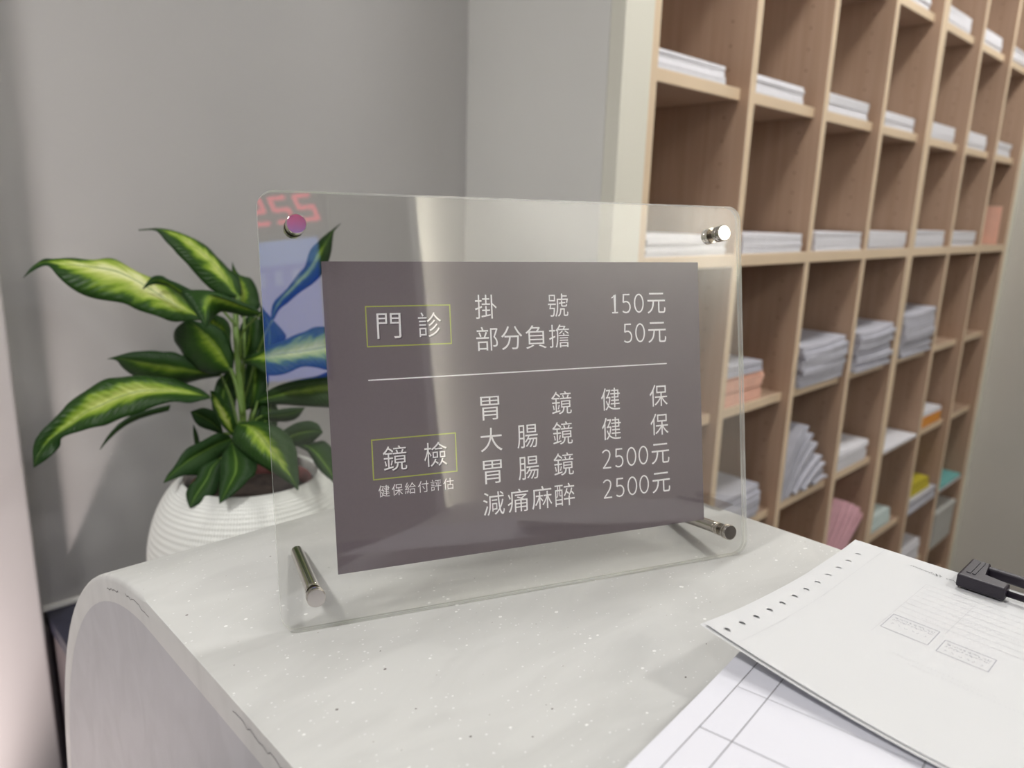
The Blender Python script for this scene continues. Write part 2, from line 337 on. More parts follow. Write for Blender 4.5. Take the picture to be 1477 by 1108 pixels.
# queue display with red digits, blue information screen under it
t = tag(empty('queue_display', (-0.780, -2.6, 1.285)), 'black queue number display with red digits reading 229, above the blue screen', 'display')
obj('housing', B((-.26, 0, -.10), (.24, .05, .12), .006), M_BLACK, t)
SEG = {'a': ((-.5, 1), (.5, 1)), 'b': ((.5, 1), (.5, 0)), 'c': ((.5, 0), (.5, -1)), 'd': ((-.5, -1), (.5, -1)), 'e': ((-.5, 0), (-.5, -1)), 'f': ((-.5, 1), (-.5, 0)), 'g': ((-.5, 0), (.5, 0))}
M_RED = emit('led_red', (1.0, 0.07, 0.13), 2.8)
def stroke(bm, pts, wd, z0, z1, n=10):
    """rounded ribbon along pts in the xy plane"""
    for (ax, ay), (bx, by) in zip(pts[:-1], pts[1:]):
        a = math.atan2(by - ay, bx - ax); q = []
        for k in range(n + 1): q.append((bx + wd / 2 * math.cos(a - math.pi / 2 + math.pi * k / n), by + wd / 2 * math.sin(a - math.pi / 2 + math.pi * k / n)))
        for k in range(n + 1): q.append((ax + wd / 2 * math.cos(a + math.pi / 2 + math.pi * k / n), ay + wd / 2 * math.sin(a + math.pi / 2 + math.pi * k / n)))
        prism(bm, q, z0, z1)
# seen from the hall the display faces +V, so its text runs towards -U
for i, (ch, segs) in enumerate((('2', 'abged'), ('2', 'abged'), ('9', 'abcdfg'))):
    bm = bmesh.new()
    for s in segs:
        (x0, y0), (x1, y1) = SEG[s]
        X = lambda x, y: -(x * .060 + y * .018)
        stroke(bm, [(X(x0, y0), y0 * .054), (X(x1, y1), y1 * .054)], .018, 0, .006, 6)
    o = obj('digit', bm, M_RED, t)
    o.rotation_euler = (math.pi / 2, 0, 0)
    o.location = (.16 - i * .105, .058, 0)
t = tag(empty('information_screen', (-0.90, -2.6, 0.86)), 'upright blue information screen on the wall behind the viewer, under the red display', 'screen')
obj('bezel', B((-.33, 0, -.32), (.33, .04, .32), .006), M_BLACK, t)
obj('display', B((-.315, .036, -.305), (.315, .0445, .295)), emit('screen_blue', (0.05, 0.15, 1.0), 1.3), t)
obj('title_bar', B((-.315, .040, .19), (.315, .0455, .295)), emit('screen_pale_blue', (0.22, 0.40, 1.0), 1.6), t)
M_STX = emit('screen_text', (0.3, 0.42, 1.0), 1.5)
for i in range(7): obj('text_block', B((-.25 + i * .075, .042, .10), (-.25 + i * .075 + .03, .0462, .16)), M_STX, t)

# dark ledge the planter stands on
t = tag(empty('wall_ledge', (0.021, 0.9, FL)), 'low dark stone-topped ledge along the grey wall under the planter', 'ledge')
obj('body', B((0.004, -0.40, 0), (0.885, -.006, -.408 - FL)), M_LEDGEF, t)
obj('top', B((0, -0.41, -.408 - FL), (0.885, -.006, -.384 - FL), .002), M_LEDGE, t)

# ------------------------------------------------------------------ reception counter
U0, U1 = -0.051, 0.42
cnt = tag(empty('reception_counter', (U0, 0.1, FL)), 'pale speckled stone reception counter with rounded waterfall end', 'counter')
def profile(off):
    pts = [(-1.9, 0 - off), (-1.2, -off), (-.6, -off), (-.2, -off), (0.0, -off)]
    a, b = .355 - off, .45 - off
    for k in range(0, 33):
        th = math.pi / 2 * (1 - k / 32)
        pts.append((0.1 + a * math.cos(th), -.45 + b * math.sin(th)))
    pts += [(0.1 + a, -.7), (0.1 + a, -1.0), (0.1 + a, FL)]
    return pts
def slab(p_out, p_in, x0, x1, bev):
    bm = bmesh.new()
    A = [bm.verts.new((x0, y, z)) for y, z in p_out]; Bv = [bm.verts.new((x1, y, z)) for y, z in p_out]
    Cv = [bm.verts.new((x0, y, z)) for y, z in p_in]; D = [bm.verts.new((x1, y, z)) for y, z in p_in]
    n = len(p_out); be = []
    for i in range(n - 1):
        bm.faces.new((A[i], A[i + 1], Bv[i + 1], Bv[i])); bm.faces.new((Cv[i], D[i], D[i + 1], Cv[i + 1]))
        bm.faces.new((A[i], Cv[i], Cv[i + 1], A[i + 1])); bm.faces.new((Bv[i], Bv[i + 1], D[i + 1], D[i]))
    bm.faces.new((A[0], Bv[0], D[0], Cv[0])); bm.faces.new((A[-1], Cv[-1], D[-1], Bv[-1]))
    bm.edges.ensure_lookup_table()
    so = set(A); sb = set(Bv)
    be = [e for e in bm.edges if (e.verts[0] in so and e.verts[1] in so) or (e.verts[0] in sb and e.verts[1] in sb)]
    bmesh.ops.bevel(bm, geom=be, offset=bev, segments=3, affect='EDGES', profile=.5)
    bm.transform(Matrix.Translation((-U0, -.1, -FL)))
    return bm
o = obj('worktop', slab(profile(0), profile(.022), U0, U1, .0045), M_COUNTER, cnt, True)
def autosmooth(o, ang=35):
    me = o.data; me.set_sharp_from_angle(angle=math.radians(ang))
autosmooth(o)
bm = bmesh.new(); pin = profile(.0219)
poly = [(y, z) for y, z in pin] + [(-1.9, FL)]
A = [bm.verts.new((U0 + .00005, y, z)) for y, z in poly]; Bv = [bm.verts.new((U0 + .025, y, z)) for y, z in poly]
bm.faces.new(A); bm.faces.new(Bv)
for i in range(len(poly)):
    j = (i + 1) % len(poly); bm.faces.new((A[i], A[j], Bv[j], Bv[i]))
bm.transform(Matrix.Translation((-U0, -.1, -FL)))
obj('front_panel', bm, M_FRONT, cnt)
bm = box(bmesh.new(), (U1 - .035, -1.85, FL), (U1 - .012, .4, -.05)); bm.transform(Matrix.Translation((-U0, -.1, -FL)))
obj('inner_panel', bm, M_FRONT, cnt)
# hairline cracks along the glued joint
bm = bmesh.new(); random.seed(3)
def crack(pts, wd):
    for (y0, z0), (y1, z1) in zip(pts[:-1], pts[1:]):
        d = Vector((y1 - y0, z1 - z0)).normalized(); nrm = Vector((-d.y, d.x)) * wd / 2
        q = [(y0 + nrm.x, z0 + nrm.y), (y0 - nrm.x, z0 - nrm.y), (y1 - nrm.x, z1 - nrm.y), (y1 + nrm.x, z1 + nrm.y)]
        bm.faces.new([bm.verts.new((U0 - .00015, y, z)) for y, z in q])
def along(v0, v1, off, n):
    out = []
    for k in range(n):
        v = v0 + (v1 - v0) * k / (n - 1)
        z = -off if v < .1 else -.45 + (.45) * math.sqrt(max(0, 1 - ((v - .1) / .355) ** 2)) - off
        out.append((v + random.uniform(-.0012, .0012), z + random.uniform(-.0014, .0014)))
    return out
M_CRACK = mat('crack_line', (0.22, 0.21, 0.21), .9); bm.free()
for a_, b_, c_, n_, w_ in ((.20, .168, .012, 9, .0007), (.150, .098, .010, 14, .0006), (-.04, -.16, .008, 26, .0007)):
    bm = bmesh.new(); crack(along(a_, b_, c_, n_), w_); bm.transform(Matrix.Translation((-U0, -.1, -FL)))
    obj('crack', bm, M_CRACK, cnt)
# thin clear plastic strip sticking out over the staff-side edge
t = obj('plastic_strip', B((-.0, -.11, 0), (.024, .0, .0012)), M_CLEAR)
t.location = (0.412, .034, .0006); t.rotation_euler = (0, 0, 0)
tag(t, 'thin clear plastic strip at the counter edge beside the pigeonholes', 'plastic strip')

# ------------------------------------------------------------------ acrylic sign
sx = Vector((0.92850, -0.37132, 0.0)); nb = Vector((0.37132, 0.92850, 0))
tilt = math.radians(10.6114)
su = (nb * math.sin(tilt) + Vector((0, 0, 1)) * math.cos(tilt)); sz = sx.cross(su)
sign = empty('price_sign')
sign.matrix_world = Matrix(((sx.x, su.x, sz.x, 0), (sx.y, su.y, sz.y, 0), (sx.z, su.z, sz.z, .0013), (0, 0, 0, 1)))
tag(sign, 'clear acrylic stand with a mauve clinic price card, on the counter', 'sign')
def rrect(x0, y0, x1, y1, r, n=8):
    q = []
    for cx_, cy_, a0 in ((x1 - r, y0 + r, -90), (x1 - r, y1 - r, 0), (x0 + r, y1 - r, 90), (x0 + r, y0 + r, 180)):
        for k in range(n + 1):
            a = math.radians(a0 + 90 * k / n); q.append((cx_ + r * math.cos(a), cy_ + r * math.sin(a)))
    return q
W, H = .3762, .2878
def acrylic_panel(z0, z1):
    bm = bmesh.new(); pts = rrect(0, 0, W, H, .0115, 10); prism(bm, pts, z0, z1)
    bm.normal_update()
    for f in bm.faces: f.material_index = 0 if abs(f.normal.z) > .9 else 1
    o = obj('acrylic_panel', bm, [M_ACRYL, M_ACRYLE], sign); return o
acrylic_panel(-.0030, 0); acrylic_panel(-.0064, -.0034)
CX, CY = .0385, .0330
card = obj('price_card', B((CX, CY, -.00328), (CX + .297, CY + .210, -.00308)), M_CARD, sign)
ZT = -.00306
def glyph_mesh(ch, cxm, cym, wm, hm, off):
    cu = bpy.data.curves.new('glyph', 'FONT'); cu.body = ch; cu.size = 1.0; cu.offset = off; cu.resolution_u = 6
    ob = bpy.data.objects.new('glyph', cu); C.objects.link(ob)
    bpy.context.view_layer.update()
    dg = bpy.context.evaluated_depsgraph_get(); me = bpy.data.meshes.new_from_object(ob.evaluated_get(dg))
    bpy.data.objects.remove(ob); bpy.data.curves.remove(cu)
    xs = [v.co.x for v in me.vertices]; ys = [v.co.y for v in me.vertices]
    x0, x1, y0, y1 = min(xs), max(xs), min(ys), max(ys)
    sxx = wm / (x1 - x0); syy = hm / (y1 - y0)
    vs = [((v.co.x - (x0 + x1) / 2) * sxx + cxm, (v.co.y - (y0 + y1) / 2) * syy + cym) for v in me.vertices]
    fs = [tuple(p.vertices) for p in me.polygons]; bpy.data.meshes.remove(me)
    return vs, fs
DIG = {
 '0': [[(.5 + .40 * math.cos(a), .5 + .47 * math.sin(a)) for a in [2 * math.pi * k / 36 for k in range(37)]]],
 '1': [[(.20, .80), (.52, .97), (.52, .03)], [(.22, .03), (.82, .03)]],
 '2': [[(.12, .84), (.22, .92), (.36, .97), (.52, .97), (.68, .92), (.77, .83), (.79, .71), (.75, .58), (.66, .45), (.50, .30), (.30, .13), (.17, .03)], [(.13, .03), (.88, .03)]],
 '5': [[(.80, .97), (.24, .97), (.20, .55)], [(.20, .56), (.36, .60), (.54, .60), (.70, .54), (.81, .42), (.83, .28), (.77, .14), (.64, .05), (.46, .02), (.28, .04), (.14, .10)]]}
def ribbon(pts, wd):
    """flat mitred ribbon as verts, faces"""
    vs, fs = [], []
    n = len(pts); closed = (abs(pts[0][0] - pts[-1][0]) + abs(pts[0][1] - pts[-1][1])) < 1e-9
    for i, (x, y) in enumerate(pts):
        if closed and i in (0, n - 1): a = pts[-2]; b = pts[1]
        else: a = pts[max(i - 1, 0)]; b = pts[min(i + 1, n - 1)]
        dx, dy = b[0] - a[0], b[1] - a[1]; L = math.hypot(dx, dy) or 1
        k = 1.0
        if 0 < i < n - 1:
            d1 = Vector((x - pts[i - 1][0], y - pts[i - 1][1])).normalized(); d2 = Vector((pts[i + 1][0] - x, pts[i + 1][1] - y)).normalized()
            k = 1 / max(.5, math.sqrt(max(.01, (1 + d1.dot(d2)) / 2)))
        nx, ny = -dy / L * wd / 2 * k, dx / L * wd / 2 * k
        vs += [(x + nx, y + ny), (x - nx, y - ny)]
    for i in range(n - 1): fs.append((2 * i, 2 * i + 1, 2 * i + 3, 2 * i + 2))
    return vs, fs
def text_obj(name, glyphs, mt, z, dx=0, dy=0, off=-.003, parent=None):
    V, F = [], []
    for ch, cxm, cym, wm, hm in glyphs:
        if ch in '0125':
            for st in DIG[ch]:
                v, f = ribbon([(cxm + (x - .5) * wm, cym + (y - .5) * hm) for x, y in st], 1.15)
                F += [tuple(i + len(V) for i in q) for q in f]; V += v
        else:
            v, f = glyph_mesh(ch, cxm, cym, wm, hm, off)
            F += [tuple(i + len(V) for i in q) for q in f]; V += v
    me = bpy.data.meshes.new(name)
    me.from_pydata([((x + dx) / 1000 + CX, (y + dy) / 1000 + CY, z) for x, y in V], [], F); me.materials.append(mt)
    return link(bpy.data.objects.new(name, me), parent or card)
GW, GH = 16.6, 17.2
def row(chars, y):
    out = []
    for ch, x in chars:
        w_ = {'胃': 14.6, '負': 16.9, '元': 16.6, '大': 16.8}.get(ch, GW); h_ = {'元': 16.2}.get(ch, GH)
        if ch in '0125': out.append((ch, x, y + .2, 9.6 if ch != '1' else 8.6, 14.6))
        else: out.append((ch, x, y, w_, h_))
    return out
K = (113.9, 133.0, 152.3, 171.2)
Z4 = [(208.2), (219.2), (230.2), (241.0)]
rows_ = [
 row([('掛', K[0]), ('號', K[3]), ('1', 219.4), ('5', 229.8), ('0', 240.9), ('元', 256.9)], 178.0),
 row([('部', K[0]), ('分', K[1]), ('負', K[2]), ('擔', K[3]), ('5', 230.4), ('0', 241.3), ('元', 256.9)], 155.0),
 row([('胃', K[0]), ('鏡', K[3]), ('健', 213.2), ('保', 256.6)], 104.9),
 row([('大', K[0]), ('腸', 142.4), ('鏡', K[3]), ('健', 213.2), ('保', 256.7)], 82.0),
 row([('胃', K[0]), ('腸', 142.4), ('鏡', K[3]), ('2', Z4[0]), ('5', Z4[1]), ('0', Z4[2]), ('0', Z4[3]), ('元', 256.9)], 58.4),
 row([('減', K[0]), ('痛', K[1]), ('麻', K[2]), ('醉', K[3]), ('2', Z4[0]), ('5', Z4[1]), ('0', Z4[2]), ('0', Z4[3]), ('元', 256.9)], 35.1)]
for g in rows_: text_obj('lettering', g, M_TEXT, ZT)
for g in (row([('門', 43.0), ('診', 71.8)], 166.4), row([('鏡', 42.7), ('檢', 71.7)], 75.3)):
    text_obj('lettering_shadow', g, M_SHADOW, ZT - .000008, .7, -.8)
    text_obj('lettering', g, M_TEXT, ZT)
text_obj('lettering', [(c, 34.0 + i * 9.25, 53.3, 7.7, 8.1) for i, c in enumerate('健保給付評估')], M_TEXT, ZT, off=-.004)
def flat(name, rects, mt, z):
    V, F = [], []
    for x0, y0, x1, y1 in rects:
        F.append(tuple(range(len(V), len(V) + 4))); V += [(x0, y0), (x1, y0), (x1, y1), (x0, y1)]
    me = bpy.data.meshes.new(name); me.from_pydata([(x / 1000 + CX, y / 1000 + CY, z) for x, y in V], [], F); me.materials.append(mt)
    return link(bpy.data.objects.new(name, me), card)
for (x0, y0, x1, y1) in ((27.2, 152.3, 87.3, 180.2), (26.8, 61.3, 87.3, 89.5)):
    t_ = .85
    flat('box_outline', [(x0, y0, x1, y0 + t_), (x0, y1 - t_, x1, y1), (x0, y0 + t_, x0 + t_, y1 - t_), (x1 - t_, y0 + t_, x1, y1 - t_)], M_LIME, ZT)
flat('divider_line', [(27.0, 129.5, 265.0, 130.4)], M_TEXT, ZT)
# nickel standoffs: two caps on top, two long rear feet below
def standoff(x, y, foot):
    r = .0064
    prof = [(r * .92, .0082), (r * .97, .00795), (r, .0074), (r, .0046), (r * .93, .0043), (r * .93, .0036), (r, .0033), (r, .0002)] if not foot else \
           [(r * .90, .0058), (r * .95, .0056), (r * .98, .0050), (r * .98, .0030), (r * .80, .0026), (r * .80, .0020), (r * .98, .0017), (r * .98, .0002)]
    bm = lathe(list(reversed(prof)), 36)
    o = obj('standoff_cap', bm, M_METAL, sign, True); o.location = (x, y, 0); autosmooth(o, 14)
    bm = lathe([(.0022, -.0066), (.0022, .0002)], 16); q = obj('screw', bm, M_METALD, o)
    L = .1165 if foot else .0145
    if foot: prof = [(.0044, -L), (.0050, -L + .0008), (.0050, -.0135), (.0046, -.0132), (.0046, -.0120), (.0052, -.0117), (.0052, -.0100), (.0047, -.0098), (.0047, -.0085), (.0053, -.0082), (.0053, -.0066)]
    else: prof = [(r * .9, -L), (r, -L + .0006), (r, -.0108), (r * .92, -.0105), (r * .92, -.0098), (r, -.0095), (r, -.0066)]
    bm = lathe(prof, 36); o2 = obj('foot_rod' if foot else 'standoff_barrel', bm, M_METAL, sign, True); o2.location = (x, y, 0); autosmooth(o2, 30)
standoff(.0229, .2655, False); standoff(.3535, .2653, False)
standoff(.0225, .0222, True); standoff(.3548, .0212, True)

# ------------------------------------------------------------------ forms lying on the counter
def sheet(name, u0, v0, w_, d_, zf, th, mt, nu=24, nv=24, rot=0.0, parent=None, loc=(0, 0, 0)):
    bm = bmesh.new(); top = []; bot = []
    for i in range(nu + 1):
        a, b = [], []
        for j in range(nv + 1):
            x = w_ * i / nu; y = -d_ * j / nv; z = zf(x, -y)
            a.append(bm.verts.new((x, y, z + th))); b.append(bm.verts.new((x, y, z)))
        top.append(a); bot.append(b)
    for i in range(nu):
        for j in range(nv):
            bm.faces.new((top[i][j], top[i][j + 1], top[i + 1][j + 1], top[i + 1][j])); bm.faces.new((bot[i][j], bot[i + 1][j], bot[i + 1][j + 1], bot[i][j + 1]))
    for i in range(nu):
        bm.faces.new((top[i][0], top[i + 1][0], bot[i + 1][0], bot[i][0])); bm.faces.new((top[i][nv], bot[i][nv], bot[i + 1][nv], top[i + 1][nv]))
    for j in range(nv):
        bm.faces.new((top[0][j], bot[0][j], bot[0][j + 1], top[0][j + 1])); bm.faces.new((top[nu][j], top[nu][j + 1], bot[nu][j + 1], bot[nu][j]))
    o = obj(name, bm, mt, parent, True); o.location = (u0, v0, 0) if not parent else loc; o.rotation_euler = (0, 0, rot); autosmooth(o, 50); return o
def paper_block(bm, x0, y0, x1, y1, z0, h, layers, jit, rnd, curl=0.0, sag=0.0, seg=1):
    """a stack of loose bundles of sheets, each a thin slab slightly out of line, optionally bowed"""
    z = z0; hs = [h / layers * rnd.uniform(.6, 1.4) for _ in range(layers)]; k = h / sum(hs)
    for hh in hs:
        hh *= k; dx = rnd.uniform(-jit, jit); dy = rnd.uniform(-jit, jit); a = rnd.uniform(-jit, jit) * 3
        n = 8 if (curl or sag) else 1
        cx_, cy_ = (x0 + x1) / 2, (y0 + y1) / 2; ca, sa = math.cos(a), math.sin(a)
        def P(x, y, zz):
            s = (x - x0) / (x1 - x0)
            zz += curl * (s ** 2) * ((z - z0) / max(h, 1e-6)) - sag * (1 - (2 * s - 1) ** 2) * ((z - z0) / max(h, 1e-6)) * .5
            X, Y = x - cx_, y - cy_
            return (cx_ + X * ca - Y * sa + dx, cy_ + X * sa + Y * ca + dy, zz)
        for i in range(n):
            xa, xb = x0 + (x1 - x0) * i / n, x0 + (x1 - x0) * (i + 1) / n
            vs = [bm.verts.new(P(x, y, zz)) for zz in (z + .0003, z + hh - .0002) for x, y in ((xa, y0), (xb, y0), (xb, y1), (xa, y1))]
            f = [(4, 5, 6, 7), (0, 3, 2, 1), (0, 1, 5, 4), (2, 3, 7, 6)]
            if i == 0: f.append((3, 0, 4, 7))
            if i == n - 1: f.append((1, 2, 6, 5))
            for q in f: bm.faces.new([vs[m_] for m_ in q])
        z += hh
rnd = random.Random(5)
t = bmesh.new(); paper_block(t, 0.03, -.62, .395, -.275, 0.0004, .0195, 9, .002, rnd)
o = obj('form_stack', t, M_PAPER); tag(o, 'thick stack of blank white forms on the counter beneath the loose sheets', 'paper stack')
# ruled form on top of the stack, its far edge overhanging
e1 = Vector((.9945, .105)).normalized(); rf = math.atan2(e1.y, e1.x)
fw, fd = .215, .30
t = empty('ruled_form', (0.1905 - e1.x * fw, -0.2262 - e1.y * fw, 0.0205), rf)
tag(t, 'white form with thin black ruled table lines, under the punched sheets', 'form')
zf2 = lambda x, y: .0034 + .0006 * math.sin(x * 30) + .0006 * math.sin(y * 25 + 1)
sheet('paper', 0, 0, fw, fd, zf2, .00012, M_FORM, 24, 30, parent=t)
def ink_line(name, pts, wd, mt, zfn, parent, lift=.0003):
    bm = bmesh.new(); v, f = ribbon(pts, wd)
    vs = [bm.verts.new((x, y, zfn(x, -y) + lift)) for x, y in v]
    for q in f: bm.faces.new([vs[i] for i in q])
    return obj(name, bm, mt, parent)
def seg_line(a, b, n=16): return [(a[0] + (b[0] - a[0]) * i / n, a[1] + (b[1] - a[1]) * i / n) for i in range(n + 1)]
for y in (.0125, .0295, .105, .135, .165): ink_line('ruled_line', seg_line((.004, -y), (fw - .006, -y)), .00042, M_INK, zf2, t)
for x in (fw - .0455, fw - .0905, fw - .135, fw - .18):
    ink_line('ruled_line', [(x + .004 * math.sin(k / 16 * math.pi), -(.0125 + (.27 - .0125) * k / 16)) for k in range(17)], .0004, mat('ink_soft', (.33, .33, .35), .8) if x == fw - .0455 else M_INK, zf2, t)
# clipboard sheets: two continuous-form sheets with tractor holes, held by a black clip
SU, SV, SW, SD = .161, -.2128, .229, .34
def lift(x, y):
    s = max(0.0, 1 - (x / .15 + y / .13) / 1.0); r = max(0.0, 1 - y / .30) * max(0, 1 - x / .05)
    return .0145 * s ** 1.6 + .0015 * r
zt = lambda x, y: .0268 + lift(x, y) + .0006 * math.sin(x * 20 + y * 14)
o = sheet('clipboard', SU + .03, SV - .03, SW - .032, SD - .03, lambda x, y: .0232, .0026, mat('clipboard_white', (.8, .8, .8), .5), 2, 2)
tag(o, 'thin white clipboard lying under the punched sheets on the counter', 'clipboard')
clipboard = o
t2 = sheet('form_sheet', SU - .0022, SV + .0026, SW + .0005, SD, lambda x, y: zt(x, y) - .0007 + .0012 * math.exp(-((x - SW) ** 2 + y * y) / .0002), .00012, M_TOPSHEET, 30, 34)
tag(t2, 'white sheet peeking out beneath the punched continuous form, its far corner raised', 'form')
t = empty('continuous_form', (SU, SV, 0)); tag(t, 'top white continuous-feed form with a row of punched holes along its far edge', 'form')
def punched_strip(zfn, th):
    """far-edge strip with real round holes"""
    bm = bmesh.new(); n = 13; p = SW / n; hs = .0205
    for i in range(n):
        cx_ = (i + .5) * p; cy_ = -.0095; r = .0020; m_ = 16
        inner = [bm.verts.new((cx_ + r * math.cos(2 * math.pi * k / m_), cy_ + r * math.sin(2 * math.pi * k / m_), 0)) for k in range(m_)]
        outer = []
        for k in range(m_):
            a = 2 * math.pi * k / m_; c_, s_ = math.cos(a), math.sin(a)
            kx = (p / 2) / abs(c_) if abs(c_) > 1e-6 else 1e9
            ky = ((-cy_) if s_ > 0 else (hs + cy_)) / abs(s_) if abs(s_) > 1e-6 else 1e9
            kk = min(kx, ky); outer.append(bm.verts.new((cx_ + c_ * kk, cy_ + s_ * kk, 0)))
        for k in range(m_): bm.faces.new((inner[k], outer[k], outer[(k + 1) % m_], inner[(k + 1) % m_]))
        for sxn in (1, -1):
            for yy, kk in ((0.0, 1), (-hs, -1)):
                # corner fillers
                cor = Vector((cx_ + sxn * p / 2, yy, 0)); near = sorted(outer, key=lambda v: (v.co - cor).length)[:2]
                if (near[0].co - cor).length > 1e-5:
                    on = [v for v in near]
                    try: bm.faces.new((bm.verts.new(cor), on[0], on[1]))
                    except ValueError: pass
    bmesh.ops.remove_doubles(bm, verts=bm.verts, dist=1e-5)
    for v in bm.verts: v.co.z = zfn(v.co.x, -v.co.y)
    return bm
ps = obj('punched_margin', punched_strip(zt, .0001), M_TOPSHEET, t, False)
def zfm(x, y): return zt(x, y + .0205)
sh = sheet('paper', 0, 0, SW, SD - .0205, zfm, .00012, M_TOPSHEET, 30, 34, parent=t, loc=(0, -.0205, 0))
# show-through print
def P2(u, v): return (u - SU, v - SV)
def box_lines(name, x0, y0, x1, y1, wd, mt):
    ink_line(name, seg_line((x0, y0), (x1, y0)), wd, mt, zt, t); ink_line(name, seg_line((x0, y1), (x1, y1)), wd, mt, zt, t)
    ink_line(name, seg_line((x0, y0), (x0, y1)), wd, mt, zt, t); ink_line(name, seg_line((x1, y0), (x1, y1)), wd, mt, zt, t)
def scribble(name, x0, y0, x1, y1, n, hgt, mt, seed, vertical=True):
    """tiny rows of blurred characters running along -V"""
    bm = bmesh.new(); rr = random.Random(seed)
    for i in range(n):
        s = (i + .5) / n; cx_ = x0 + (x1 - x0) * s; cy_ = y0 + (y1 - y0) * s
        for k in range(3):
            ax = cx_ + rr.uniform(-.5, .5) * hgt; ay = cy_ + rr.uniform(-.4, .4) * hgt
            bx, by = (ax + rr.uniform(-.4, .4) * hgt, ay) if k % 2 else (ax, ay + rr.uniform(-.4, .4) * hgt)
            if abs(ax - bx) + abs(ay - by) < hgt * .1: bx += hgt * .25
            v, f = ribbon([(ax, ay), (bx, by)], .00045 if mt == M_INK else .0005)
            vs = [bm.verts.new((x, y, zt(x, -y) + .0003)) for x, y in v]
            for q in f: bm.faces.new([vs[j] for j in q])
    o = obj(name, bm, mt, t); o['kind'] = 'stuff'; return o
Lx = lambda u, v: (u - SU, v - SV)
def frame_lines(name, u0, v0, u1, v1, wd, mt):
    c = [Lx(u0, v0), Lx(u1, v0), Lx(u1, v1), Lx(u0, v1)]
    for a, b in zip(c, c[1:] + c[:1]): ink_line(name, seg_line(a, b, 8), wd, mt, zt, t)
for (u0, v0, u1, v1) in ((.2678, -.2745, .2905, -.3020), (.2652, -.3075, .2828, -.3350)):
    frame_lines('stamp_outline', u0, v0, u1, v1, .0005, M_FAINT)
    for k, (du, n_) in enumerate(((.0045, 15), (.0075, 13), (.0135, 6))):
        scribble('stamp_print', *Lx(u1 - du, v0 - .002), *Lx(u1 - du, v1 + .002), n_, .0019, M_FAINT, k)
ink_line('table_rule', seg_line(Lx(.2575, -.2726), Lx(.3521, -.2745), 12), .0003, M_FAINTER, zt, t)
for k in range(8):
    u = .352 - k * .0078; ink_line('table_rule', seg_line(Lx(u, -.2745), Lx(u - .003, -.40), 12), .0003, M_FAINTER, zt, t)
ink_line('table_rule', seg_line(Lx(.291, -.305), Lx(.345, -.307), 8), .0003, M_FAINTER, zt, t)
for k, (u, a, b) in enumerate(((.2430, -.288, -.345), (.2375, -.30, -.38), (.318, -.30, -.34), (.300, -.285, -.30))):
    scribble('note_print', *Lx(u, a), *Lx(u - .002, b), int((a - b) / .0022), .0014, M_FAINTER, 20 + k)
scribble('heading_print', *Lx(.3752, -.2560), *Lx(.3738, -.2690), 14, .0013, M_INK, 31)
scribble('heading_print', *Lx(.3738, -.2700), *Lx(.3730, -.2772), 7, .0030, M_INK, 32)
scribble('heading_print', *Lx(.3728, -.2815), *Lx(.3722, -.2880), 4, .0030, M_INK, 33)
ink_line('perforation', seg_line((.004, -.0203), (SW - .004, -.0203), 20), .00022, M_FAINTER, zt, t)

# black clip at the staff-side edge
ck = tag(empty('document_clip', (0, 0, 0)), 'black plastic wire-loop clip holding the forms along the counter edge', 'clip')
zc = .0280
bm = bmesh.new()
prism(bm, [(.3625, -.3195), (.3745, -.3195), (.3745, -.3020), (.3990, -.3020), (.3990, -.2895), (.3625, -.2895)], zc, zc + .0095)
bmesh.ops.bevel(bm, geom=list(bm.edges), offset=.0016, segments=3, affect='EDGES', profile=.5)
obj('corner_piece', bm, M_BLACK, ck)
bm = bmesh.new(); box(bm, (.3700, -.2935, zc + .0094), (.3945, -.2960, zc + .0100)); box(bm, (.3700, -.2970, zc + .0094), (.3945, -.2990, zc + .0100)); obj('grip_rib', bm, M_BLACK, ck)
obj('bar', tube(bmesh.new(), [(.3685, -.315, zc + .0042), (.3685, -.48, zc + .0042)], .0022, 12), M_BLACK, ck, True)
obj('bar', B((.3915, -.48, zc + .0010), (.3975, -.300, zc + .0085), .002, 3), M_BLACK, ck)

